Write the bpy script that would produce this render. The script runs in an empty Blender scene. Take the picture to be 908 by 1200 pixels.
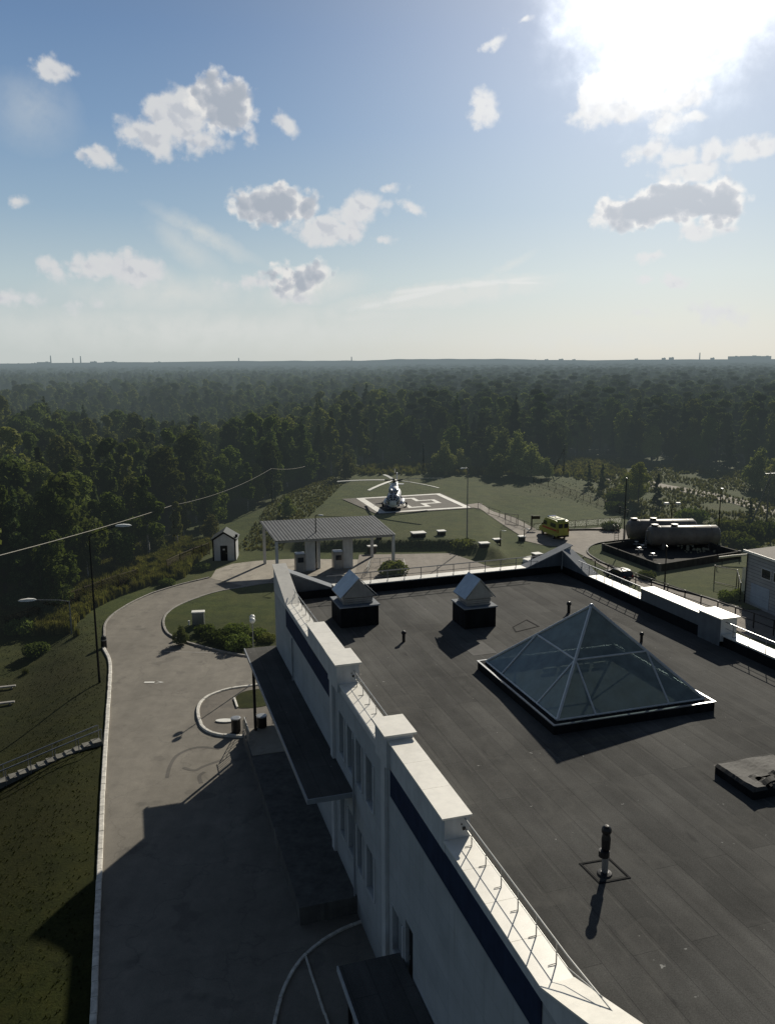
import bpy, bmesh, math, random
import numpy as np
from mathutils import Vector, Matrix
R = math.radians
SC = bpy.context.scene
COL = SC.collection
rnd = random.Random(7)

# ------------------------------------------------------------------ survey helper: sight line -> point on terrain
FPX, CAMH, PITCH, ROLL = 970.0, 28.0, math.atan(176/970.0), 0.0055
def sight(px, py):
    x, y = px-454.0, py-600.0
    c, s = math.cos(ROLL), math.sin(ROLL)
    xr, yr = c*x-s*y, s*x+c*y
    return Vector((xr, FPX*math.cos(PITCH)-yr*math.sin(PITCH), -FPX*math.sin(PITCH)-yr*math.cos(PITCH)))
def G(px, py, z=0.0):
    d = sight(px, py); t = (z-CAMH)/d.z
    return Vector((d.x*t, d.y*t, z))

def sst(a, b, x):
    t = max(0.0, min(1.0, (x-a)/(b-a))); return t*t*(3-2*t)
KERBL = [(-3.5, 0), (-9.2, 20), (-12.77, 31.16), (-16.2, 42.0), (-20.0, 54.1), (-24.8, 69.9), (-26.6, 75.3), (-28.4, 79.0), (-29.6, 82.8), (-30.9, 87.2), (-30.9, 92.0), (-29.4, 98.0), (-26.8, 102.5), (-23.6, 106.2)]
def kerbx(y):
    for (xa, ya), (xb, yb) in zip(KERBL, KERBL[1:]):
        if ya <= y <= yb: return xa+(xb-xa)*(y-ya)/(yb-ya)
    return KERBL[0][0] if y < 0 else KERBL[-1][0]
PLAT = [(-16, 120.5), (9.5, 121), (15.5, 112.5), (19, 114), (19.5, 128), (23, 150), (60, 185), (60, 260), (-40, 260), (-34, 150), (-22, 126)]
def inpoly(p, x, y):
    r = False; j = len(p)-1
    for i in range(len(p)):
        xi, yi = p[i]; xj, yj = p[j]
        if (yi > y) != (yj > y) and x < (xj-xi)*(y-yi)/(yj-yi)+xi: r = not r
        j = i
    return r
def pdist(p, x, y):
    b = 1e9
    for i in range(len(p)):
        ax, ay = p[i]; bx, by = p[(i+1) % len(p)]
        dx, dy = bx-ax, by-ay
        t = max(0, min(1, ((x-ax)*dx+(y-ay)*dy)/(dx*dx+dy*dy)))
        b = min(b, math.hypot(x-ax-dx*t, y-ay-dy*t))
    return b
def H(x, y):
    h = 0.0
    if 104 < y < 262 and -42 < x < 62 and inpoly(PLAT, x, y):
        w = 2.6 + 16*sst(15, 22, x) + 14*sst(-12, -22, x) + 20*sst(160, 215, y)
        h = 1.3*sst(0, w, pdist(PLAT, x, y))
    if y < 104:
        dl = kerbx(y)-x
        if dl > 0: h -= 1.5*sst(1.4, 9.5, dl)*sst(104, 84, y)
    return h
def GT(px, py):
    p = G(px, py)
    for _ in range(6): p = G(px, py, H(p.x, p.y))
    return p

# ------------------------------------------------------------------ mesh helper
class MB:
    def __init__(s): s.v = []; s.f = []
    def add(s, vs, fs):
        b = len(s.v); s.v += [tuple(p) for p in vs]; s.f += [tuple(b+i for i in f) for f in fs]; return s
    def quad(s, a, b, c, d): return s.add([a, b, c, d], [(0, 1, 2, 3)])
    def hexa(s, b4, t4):
        return s.add(list(b4)+list(t4), [(3, 2, 1, 0), (4, 5, 6, 7), (0, 1, 5, 4), (1, 2, 6, 5), (2, 3, 7, 6), (3, 0, 4, 7)])
    def box(s, c, d, rz=0.0):
        x, y, z = d[0]/2, d[1]/2, d[2]/2; cs, sn = math.cos(rz), math.sin(rz)
        q = lambda a, b, e: (c[0]+a*cs-b*sn, c[1]+a*sn+b*cs, c[2]+e)
        return s.hexa([q(-x, -y, -z), q(x, -y, -z), q(x, y, -z), q(-x, y, -z)], [q(-x, -y, z), q(x, -y, z), q(x, y, z), q(-x, y, z)])
    def bev(s, c, d, rz=0.0, b=0.05):
        """box with chamfered vertical and top edges"""
        x, y = d[0]/2, d[1]/2; z0, z1 = c[2]-d[2]/2, c[2]+d[2]/2
        cs, sn = math.cos(rz), math.sin(rz)
        def ring(ix, z):
            X, Y, k = x-ix, y-ix, b
            pts = [(-X+k, -Y), (X-k, -Y), (X, -Y+k), (X, Y-k), (X-k, Y), (-X+k, Y), (-X, Y-k), (-X, -Y+k)]
            return [(c[0]+p*cs-q*sn, c[1]+p*sn+q*cs, z) for p, q in pts]
        return s.loft([ring(0, z0), ring(0, z1-b), ring(b, z1)], cap=True)
    def loft(s, rings, cap=True, close=True):
        n = len(rings[0]); vs = [p for r in rings for p in r]; fs = []
        for i in range(len(rings)-1):
            for j in range(n if close else n-1):
                k = (j+1) % n
                fs.append((i*n+j, i*n+k, (i+1)*n+k, (i+1)*n+j))
        if cap:
            fs.append(tuple(range(n-1, -1, -1))); fs.append(tuple((len(rings)-1)*n+j for j in range(n)))
        return s.add(vs, fs)
    def tube(s, pts, r, n=8, cap=True):
        pts = [Vector(p) for p in pts]; rings = []; N = len(pts)
        rr = r if isinstance(r, (list, tuple)) else [r]*N
        t0 = (pts[1]-pts[0]).normalized()
        a = t0.orthogonal().normalized()
        for i in range(N):
            t = (pts[min(i+1, N-1)]-pts[max(i-1, 0)]).normalized()
            a = (a-t*a.dot(t)).normalized(); b = t.cross(a)
            rings.append([tuple(pts[i]+(a*math.cos(2*math.pi*k/n)+b*math.sin(2*math.pi*k/n))*rr[i]) for k in range(n)])
        return s.loft(rings, cap)
    def lathe(s, c, prof, n=16, cap=True):
        return s.loft([[(c[0]+r*math.cos(2*math.pi*k/n), c[1]+r*math.sin(2*math.pi*k/n), c[2]+z) for k in range(n)] for r, z in prof], cap)
    def ball(s, c, r, n=12, m=7):
        rr = r if isinstance(r, (tuple, list)) else (r, r, r)
        rings = []
        for i in range(m+1):
            a = -math.pi/2+math.pi*i/m; k = max(math.cos(a), .02)
            rings.append([(c[0]+rr[0]*k*math.cos(2*math.pi*j/n), c[1]+rr[1]*k*math.sin(2*math.pi*j/n), c[2]+rr[2]*math.sin(a)) for j in range(n)])
        return s.loft(rings)
    def prism(s, poly, z0, z1):
        n = len(poly)
        return s.loft([[(p[0], p[1], z0) for p in poly], [(p[0], p[1], z1) for p in poly]])
    def strip(s, pts, w, h, z, dz=0.0):
        """rectangular bar swept along a ground polyline (kerb)"""
        pts = [Vector((p[0], p[1], 0)) for p in pts]; rings = []
        for i, p in enumerate(pts):
            t = (pts[min(i+1, len(pts)-1)]-pts[max(i-1, 0)]).normalized(); nn = Vector((-t.y, t.x, 0))
            g = z(p.x, p.y) if callable(z) else z
            a, b = p-nn*w/2, p+nn*w/2
            rings.append([(a.x, a.y, g-.15+dz), (b.x, b.y, g-.15+dz), (b.x, b.y, g+h*.85+dz), (b.x-nn.x*w*.12, b.y-nn.y*w*.12, g+h+dz), (a.x+nn.x*w*.12, a.y+nn.y*w*.12, g+h+dz), (a.x, a.y, g+h*.85+dz)])
        return s.loft(rings)

def link(o, parent=None):
    COL.objects.link(o)
    if parent: o.parent = parent
    return o
def thing(name, label, cat, loc=(0, 0, 0), rz=0.0, group=None):
    o = bpy.data.objects.new(name, None); o.empty_display_size = .3; link(o)
    o.location = loc; o.rotation_euler = (0, 0, rz)
    o['label'] = label; o['category'] = cat
    if group: o['group'] = group
    return o
def tag(o, label, cat, group=None):
    o['label'] = label; o['category'] = cat
    if group: o['group'] = group
    return o
def part(name, mb, mat, parent=None, smooth=False, world=True, label=None, off=None):
    me = bpy.data.meshes.new(name)
    v = mb.v
    base = off if off is not None else None
    p = parent
    if base is None and world and p is not None:
        base = Vector((0, 0, 0))
        q = p
        while q is not None: base = base+q.location; q = q.parent
    if base is not None: v = [(a-base[0], b-base[1], c-base[2]) for a, b, c in v]
    me.from_pydata(v, [], mb.f); me.validate()
    me.materials.append(mat)
    if smooth:
        me.polygons.foreach_set('use_smooth', [True]*len(me.polygons))
        try: me.set_sharp_from_angle(angle=R(40))
        except Exception: pass
    bm = bmesh.new(); bm.from_mesh(me); bmesh.ops.recalc_face_normals(bm, faces=bm.faces); bm.to_mesh(me); bm.free()
    o = bpy.data.objects.new(name, me); link(o, parent)
    if label: o['label'] = label
    return o
def solo(name, mb, mat, base, smooth=False):
    o = part(name, mb, mat, None, smooth, off=Vector(base)); o.location = base; return o
def struct(name, mb, mat, smooth=False):
    o = part(name, mb, mat, None, smooth); o['kind'] = 'structure'; return o
def dup(root, loc, rz=None, label=None, scale=None):
    r = root.copy(); COL.objects.link(r); r.location = loc
    if rz is not None: r.rotation_euler = (0, 0, rz)
    if label: r['label'] = label
    if scale: r.scale = scale
    for ch in list(root.children):
        c = ch.copy(); COL.objects.link(c); c.parent = r
        for g in list(ch.children):
            d = g.copy(); COL.objects.link(d); d.parent = c
    return r
def drape(name, poly, mat, off, cell=2.5):
    """a sheet over the terrain"""
    bm = bmesh.new()
    vs = [bm.verts.new((p[0], p[1], 0)) for p in poly]
    f = bm.faces.new(vs); bmesh.ops.triangulate(bm, faces=[f])
    for _ in range(6):
        es = [e for e in bm.edges if e.calc_length() > cell]
        if not es: break
        bmesh.ops.subdivide_edges(bm, edges=es, cuts=1)
        bmesh.ops.triangulate(bm, faces=[q for q in bm.faces if len(q.verts) > 3])
    for v in bm.verts: v.co.z = H(v.co.x, v.co.y)+off
    bmesh.ops.recalc_face_normals(bm, faces=bm.faces)
    if sum(q.normal.z for q in bm.faces) < 0: bmesh.ops.reverse_faces(bm, faces=bm.faces)
    me = bpy.data.meshes.new(name); bm.to_mesh(me); bm.free(); me.materials.append(mat)
    o = bpy.data.objects.new(name, me); link(o); o['kind'] = 'structure'; return o
def smooth_line(pts, n=6, closed=False):
    """Catmull-Rom"""
    P = [Vector((p[0], p[1], 0)) for p in pts]; out = []; N = len(P)
    for i in range(N if closed else N-1):
        g = (lambda k: P[k % N]) if closed else (lambda k: P[max(0, min(N-1, k))])
        a, b, c, d = g(i-1), g(i), g(i+1), g(i+2)
        for k in range(n):
            t = k/n
            q = .5*((2*b)+(c-a)*t+(2*a-5*b+4*c-d)*t*t+(3*b-a-3*c+d)*t**3)
            out.append((q.x, q.y))
    if not closed: out.append((P[-1].x, P[-1].y))
    return out

# ------------------------------------------------------------------ materials
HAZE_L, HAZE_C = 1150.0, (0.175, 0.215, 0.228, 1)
class NT:
    def __init__(s, name):
        s.m = bpy.data.materials.new(name); s.m.use_nodes = True
        s.t = s.m.node_tree; s.t.nodes.clear()
        s.out = s.t.nodes.new('ShaderNodeOutputMaterial')
    def n(s, ty, **k):
        nd = s.t.nodes.new(ty)
        for a, b in k.items(): setattr(nd, a, b)
        return nd
    def l(s, a, b): s.t.links.new(a, b)
    def noise(s, scale, detail=4, rough=.55, vec=None, dist=0.0):
        nd = s.n('ShaderNodeTexNoise'); nd.inputs['Scale'].default_value = scale; nd.inputs['Detail'].default_value = detail
        nd.inputs['Roughness'].default_value = rough; nd.inputs['Distortion'].default_value = dist
        s.l(vec if vec is not None else s.pos(), nd.inputs['Vector']); return nd.outputs['Fac']
    def pos(s):
        if not hasattr(s, '_p'): s._p = s.n('ShaderNodeNewGeometry')
        return s._p.outputs['Position']
    def obj(s):
        if not hasattr(s, '_o'): s._o = s.n('ShaderNodeTexCoord')
        return s._o.outputs['Object']
    def mapv(s, vec, scale=(1, 1, 1), rot=(0, 0, 0), loc=(0, 0, 0)):
        m = s.n('ShaderNodeMapping'); m.inputs['Scale'].default_value = scale; m.inputs['Rotation'].default_value = rot; m.inputs['Location'].default_value = loc
        s.l(vec, m.inputs['Vector']); return m.outputs['Vector']
    def ramp(s, fac, stops):
        r = s.n('ShaderNodeValToRGB'); e = r.color_ramp.elements
        while len(e) < len(stops): e.new(.5)
        for k, (p, c) in zip(e, stops):
            k.position = p; k.color = (c, c, c, 1) if isinstance(c, (int, float)) else (*c[:3], 1)
        s.l(fac, r.inputs['Fac']); return r.outputs['Color']
    def mix(s, fac, a, b, mode='MIX'):
        m = s.n('ShaderNodeMix', data_type='RGBA', blend_type=mode)
        for v, i in ((fac, 0), (a, 6), (b, 7)):
            if hasattr(v, 'is_linked') or hasattr(v, 'links'): s.l(v, m.inputs[i])
            elif i == 0: m.inputs[0].default_value = v
            else: m.inputs[i].default_value = (*v[:3], 1)
        return m.outputs[2]
    def math(s, op, a, b=0.0, c=0.0):
        m = s.n('ShaderNodeMath', operation=op)
        for i, v in enumerate((a, b, c)):
            if hasattr(v, 'links'): s.l(v, m.inputs[i])
            else: m.inputs[i].default_value = v
        return m.outputs[0]
    def bsdf(s, col, rough=.7, metal=0.0, spec=.4, bump=None, bstr=.3, bdist=.02):
        b = s.n('ShaderNodeBsdfPrincipled')
        if hasattr(col, 'links'): s.l(col, b.inputs['Base Color'])
        else: b.inputs['Base Color'].default_value = (*col[:3], 1)
        if hasattr(rough, 'links'): s.l(rough, b.inputs['Roughness'])
        else: b.inputs['Roughness'].default_value = rough
        b.inputs['Metallic'].default_value = metal; b.inputs['Specular IOR Level'].default_value = spec
        if bump is not None:
            bp = s.n('ShaderNodeBump'); bp.inputs['Strength'].default_value = bstr; bp.inputs['Distance'].default_value = bdist
            s.l(bump, bp.inputs['Height']); s.l(bp.outputs['Normal'], b.inputs['Normal'])
        return b.outputs['BSDF']
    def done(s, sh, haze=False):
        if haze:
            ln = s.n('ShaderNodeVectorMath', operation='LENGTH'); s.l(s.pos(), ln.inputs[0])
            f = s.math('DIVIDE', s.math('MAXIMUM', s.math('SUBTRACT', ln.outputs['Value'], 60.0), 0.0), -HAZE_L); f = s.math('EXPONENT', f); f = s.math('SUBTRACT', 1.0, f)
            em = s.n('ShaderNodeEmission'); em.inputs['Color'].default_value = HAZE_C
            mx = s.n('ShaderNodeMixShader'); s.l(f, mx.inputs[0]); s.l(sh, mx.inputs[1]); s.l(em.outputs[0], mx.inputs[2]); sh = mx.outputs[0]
        s.l(sh, s.out.inputs['Surface']); return s.m

def paint(name, col, rough=.5, var=.12, scale=1.5, metal=0.0, spec=.4, streak=True, haze=False, bump=.0):
    t = NT(name)
    a = t.noise(scale, 5); k = t.ramp(a, [(.3, 1-var), (.7, 1+var*.3)])
    c = t.mix(1.0, col, k, 'MULTIPLY')
    if streak:
        st = t.noise(1.0, 4, vec=t.mapv(t.pos(), (3.2, 3.2, .25)))
        c = t.mix(1.0, c, t.ramp(st, [(.35, 1-var*.8), (.62, 1.0)]), 'MULTIPLY')
    return t.done(t.bsdf(c, rough, metal, spec, bump=t.noise(18, 3) if bump else None, bstr=bump), haze)

BANG = math.atan2(-.955, .296)        # direction of the long facade
def m_roof():
    t = NT('roofing_felt'); v = t.mapv(t.pos(), rot=(0, 0, -BANG))
    br = t.n('ShaderNodeTexBrick'); t.l(v, br.inputs['Vector'])
    br.inputs['Scale'].default_value = 1.0; br.inputs['Brick Width'].default_value = 9.3; br.inputs['Row Height'].default_value = 1.02
    br.inputs['Mortar Size'].default_value = .018; br.inputs['Mortar Smooth'].default_value = .5; br.offset = .37; br.squash = 1
    br.inputs['Color1'].default_value = (.068, .068, .065, 1); br.inputs['Color2'].default_value = (.093, .092, .087, 1); br.inputs['Mortar'].default_value = (.052, .052, .050, 1)
    c = br.outputs['Color']
    big = t.noise(.16, 5, .6); c = t.mix(1.0, c, t.ramp(big, [(.3, .66), (.5, .97), (.72, 1.34)]), 'MULTIPLY')
    st = t.noise(1.0, 5, .6, vec=t.mapv(v, (.22, 1.9, 1))); c = t.mix(1.0, c, t.ramp(st, [(.28, .82), (.68, 1.14)]), 'MULTIPLY')
    fine = t.noise(26, 3, .7); c = t.mix(1.0, c, t.ramp(fine, [(.25, .62), (.75, 1.38)]), 'MULTIPLY')
    # pale dust and ponding stains
    du = t.noise(.55, 6, .65, dist=.6); c = t.mix(t.ramp(du, [(.54, 0), (.72, .5)]), c, (.11, .108, .10))
    ln2 = t.n('ShaderNodeTexBrick'); t.l(t.mapv(t.pos(), rot=(0, 0, -BANG), loc=(.4, .13, 0)), ln2.inputs['Vector']); ln2.offset = .5
    ln2.inputs['Scale'].default_value = 1.0; ln2.inputs['Brick Width'].default_value = 30; ln2.inputs['Row Height'].default_value = 1.02; ln2.inputs['Mortar Size'].default_value = .05; ln2.inputs['Mortar Smooth'].default_value = .8
    c = t.mix(t.math('MULTIPLY', ln2.outputs['Fac'], t.ramp(t.noise(.7, 5, .7), [(.42, 0), (.62, .55)])), c, (.12, .118, .11))
    ta = t.noise(.5, 4, .6, vec=t.mapv(v, (.5, 2.2, 1))); c = t.mix(t.ramp(ta, [(.66, 0), (.72, .6)]), c, (.03, .03, .031))
    pd = t.noise(.23, 3, .45, dist=.4); c = t.mix(t.ramp(pd, [(.575, 0), (.590, .14), (.62, .05), (.7, .14)]), c, (.135, .13, .118))
    wh = t.noise(3.4, 2, .5); c = t.mix(t.ramp(wh, [(.755, 0), (.785, .6)]), c, (.4, .4, .38))
    return t.done(t.bsdf(c, .95, 0, .08, bump=t.math('ADD', t.math('MULTIPLY', br.outputs['Fac'], -.6), t.noise(40, 3)), bstr=.25))
def m_asphalt(name, col, haze=False):
    t = NT(name)
    c = t.mix(1.0, col, t.ramp(t.noise(.12, 6, .62), [(.3, .88), (.7, 1.1)]), 'MULTIPLY')
    c = t.mix(1.0, c, t.ramp(t.noise(.9, 5, .6, dist=.4), [(.32, .86), (.68, 1.08)]), 'MULTIPLY')
    c = t.mix(1.0, c, t.ramp(t.noise(30, 2, .7), [(.25, .78), (.75, 1.2)]), 'MULTIPLY')
    # tyre polished lanes and cracks
    w = t.n('ShaderNodeTexVoronoi', feature='DISTANCE_TO_EDGE'); w.inputs['Scale'].default_value = .16
    wv = t.n('ShaderNodeVectorMath', operation='ADD'); t.l(t.pos(), wv.inputs[0])
    nn = t.n('ShaderNodeTexNoise'); nn.inputs['Scale'].default_value = .5; nn.inputs['Detail'].default_value = 5; t.l(t.pos(), nn.inputs['Vector'])
    sc = t.n('ShaderNodeVectorMath', operation='SCALE'); sc.inputs['Scale'].default_value = 3.0; t.l(nn.outputs['Color'], sc.inputs[0]); t.l(sc.outputs[0], wv.inputs[1]); t.l(wv.outputs[0], w.inputs['Vector'])
    c = t.mix(t.ramp(w.outputs['Distance'], [(0.0, .28), (.010, 0)]), c, (.05, .048, .045))
    sk_ = t.noise(.22, 5, .6, vec=t.mapv(t.pos(), (2.6, .35, 1), (0, 0, R(-14)))); c = t.mix(1.0, c, t.ramp(sk_, [(.36, .9), (.6, 1.05)]), 'MULTIPLY')
    oi_ = t.noise(1.6, 4, .5, dist=.3); c = t.mix(t.ramp(oi_, [(.70, 0), (.78, .5)]), c, (.05, .047, .043))
    pa = t.noise(.35, 3, .5); c = t.mix(t.ramp(pa, [(.62, 0), (.66, .3)]), c, (.06, .057, .052))
    return t.done(t.bsdf(c, .88, 0, .25, bump=t.noise(35, 3), bstr=.2), haze)
def m_ground():
    t = NT('grass_ground')
    a = t.noise(.05, 6, .6); b = t.noise(.5, 6, .65); f = t.noise(5.5, 4, .7)
    c = t.ramp(b, [(.28, (.028, .040, .008)), (.5, (.048, .063, .013)), (.72, (.074, .083, .019))])
    c = t.mix(t.ramp(a, [(.42, 0), (.68, .6)]), c, (.072, .070, .026))
    c = t.mix(1.0, c, t.ramp(f, [(.25, .62), (.75, 1.35)]), 'MULTIPLY')
    so = t.noise(.35, 7, .72, dist=1.2); c = t.mix(t.ramp(so, [(.62, 0), (.78, .5)]), c, (.075, .065, .04))
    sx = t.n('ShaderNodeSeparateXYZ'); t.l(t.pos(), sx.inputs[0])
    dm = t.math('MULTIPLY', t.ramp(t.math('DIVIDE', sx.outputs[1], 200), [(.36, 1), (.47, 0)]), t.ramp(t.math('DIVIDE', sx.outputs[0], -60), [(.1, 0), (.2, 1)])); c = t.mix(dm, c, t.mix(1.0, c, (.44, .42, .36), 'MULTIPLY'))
    # beyond the site: forest floor
    ln = t.n('ShaderNodeVectorMath', operation='LENGTH'); t.l(t.pos(), ln.inputs[0])
    c = t.mix(t.ramp(t.math('DIVIDE', ln.outputs['Value'], 1000), [(.24, 0), (.3, 1)]), c, t.ramp(t.noise(.006, 6, .7), [(.35, (.016, .023, .010)), (.65, (.034, .044, .02))]))
    hgt = t.math('ADD', t.noise(9, 4, .75), t.math('MULTIPLY', t.noise(1.6, 3), .6))
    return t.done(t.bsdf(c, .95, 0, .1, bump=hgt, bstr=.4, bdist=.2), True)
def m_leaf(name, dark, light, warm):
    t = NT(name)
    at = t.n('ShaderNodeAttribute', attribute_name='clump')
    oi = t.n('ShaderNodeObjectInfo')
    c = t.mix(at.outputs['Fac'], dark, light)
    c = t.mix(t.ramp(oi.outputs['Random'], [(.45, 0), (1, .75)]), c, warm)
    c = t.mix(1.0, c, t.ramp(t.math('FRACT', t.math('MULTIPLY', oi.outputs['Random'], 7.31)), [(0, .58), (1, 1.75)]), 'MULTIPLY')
    d = t.n('ShaderNodeBsdfDiffuse'); t.l(c, d.inputs['Color'])
    tr = t.n('ShaderNodeBsdfTranslucent'); t.l(t.mix(1.0, c, (1.1, 1.15, .55), 'MULTIPLY'), tr.inputs['Color'])
    mx = t.n('ShaderNodeMixShader'); mx.inputs[0].default_value = .3; t.l(d.outputs[0], mx.inputs[1]); t.l(tr.outputs[0], mx.inputs[2])
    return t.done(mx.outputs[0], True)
def m_glass(name, tint, tr=.35, rough=.03):
    t = NT(name)
    a = t.n('ShaderNodeBsdfTransparent'); a.inputs['Color'].default_value = (*tint, 1)
    g = t.n('ShaderNodeBsdfGlossy'); g.inputs['Roughness'].default_value = rough; g.inputs['Color'].default_value = (.62, .68, .70, 1)
    d = t.n('ShaderNodeBsdfDiffuse'); d.inputs['Color'].default_value = (.36, .43, .42, 1)
    lw = t.n('ShaderNodeLayerWeight'); lw.inputs['Blend'].default_value = .5
    frf = t.math('MULTIPLY_ADD', t.math('POWER', lw.outputs['Facing'], 4.0), .75, .05)
    dust = t.ramp(t.noise(1.3, 5, .6), [(.3, .28), (.75, .52)])
    m0 = t.n('ShaderNodeMixShader'); t.l(dust, m0.inputs[0]); t.l(a.outputs[0], m0.inputs[1]); t.l(d.outputs[0], m0.inputs[2])
    m1 = t.n('ShaderNodeMixShader'); t.l(frf, m1.inputs[0]); t.l(m0.outputs[0], m1.inputs[1]); t.l(g.outputs[0], m1.inputs[2])
    return t.done(m1.outputs[0])
def m_facade():
    t = NT('painted_facade')
    d = t.n('ShaderNodeVectorMath', operation='DOT_PRODUCT'); t.l(t.pos(), d.inputs[0]); d.inputs[1].default_value = (.296, -.955, 0)
    sx = t.n('ShaderNodeSeparateXYZ'); t.l(t.pos(), sx.inputs[0])
    cx = t.n('ShaderNodeCombineXYZ'); t.l(d.outputs['Value'], cx.inputs[0]); t.l(sx.outputs[2], cx.inputs[1])
    br = t.n('ShaderNodeTexBrick'); t.l(cx.outputs[0], br.inputs['Vector']); br.offset = 0.0
    br.inputs['Scale'].default_value = 1; br.inputs['Brick Width'].default_value = 3.05; br.inputs['Row Height'].default_value = 1.2; br.inputs['Mortar Size'].default_value = .012
    br.inputs['Color1'].default_value = (.41, .43, .44, 1); br.inputs['Color2'].default_value = (.45, .465, .47, 1); br.inputs['Mortar'].default_value = (.31, .325, .335, 1)
    c = t.mix(1.0, br.outputs['Color'], t.ramp(t.noise(.7, 6, .6), [(.3, .84), (.7, 1.05)]), 'MULTIPLY')
    st = t.noise(1.0, 5, .65, vec=t.mapv(cx.outputs[0], (4.5, .16, 1))); c = t.mix(t.ramp(st, [(.56, 0), (.74, .42)]), c, (.20, .19, .17))
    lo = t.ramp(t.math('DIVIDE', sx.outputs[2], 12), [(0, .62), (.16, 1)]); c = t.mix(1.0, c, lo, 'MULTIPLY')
    return t.done(t.bsdf(c, .7, 0, .25, bump=t.math('ADD', t.noise(22, 4), t.math('MULTIPLY', br.outputs['Fac'], -1.2)), bstr=.15))
def m_corr():
    t = NT('corrugated_metal')
    c = t.mix(1.0, (.12, .13, .14), t.ramp(t.noise(.8, 5), [(.3, .78), (.7, 1.1)]), 'MULTIPLY')
    return t.done(t.bsdf(c, .8, .0, .15))
def m_siding():
    t = NT('panel_siding')
    w = t.n('ShaderNodeTexWave', wave_type='BANDS', bands_direction='Z'); w.inputs['Scale'].default_value = .8; t.l(t.pos(), w.inputs['Vector'])
    c = t.mix(t.ramp(w.outputs['Fac'], [(.02, 1), (.09, 0)]), (.36, .37, .38), (.14, .14, .15))
    c = t.mix(1.0, c, t.ramp(t.noise(.7, 5), [(.3, .8), (.7, 1.05)]), 'MULTIPLY')
    return t.done(t.bsdf(c, .6))
def m_tank():
    t = NT('weathered_tank_steel')
    c = t.mix(1.0, (.165, .150, .130), t.ramp(t.noise(.9, 6, .65), [(.3, .65), (.7, 1.2)]), 'MULTIPLY')
    ru = t.noise(1.4, 6, .7, vec=t.mapv(t.pos(), (2, 2, .5))); c = t.mix(t.ramp(ru, [(.55, 0), (.75, .55)]), c, (.12, .075, .045))
    return t.done(t.bsdf(c, .5, .0, .4))
def m_birch():
    t = NT('pale_bark')
    w = t.noise(1.0, 4, .7, vec=t.mapv(t.pos(), (2.5, 2.5, 7)))
    return t.done(t.bsdf(t.ramp(w, [(.42, (.03, .028, .025)), (.52, (.26, .25, .22))]), .85), True)

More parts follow.
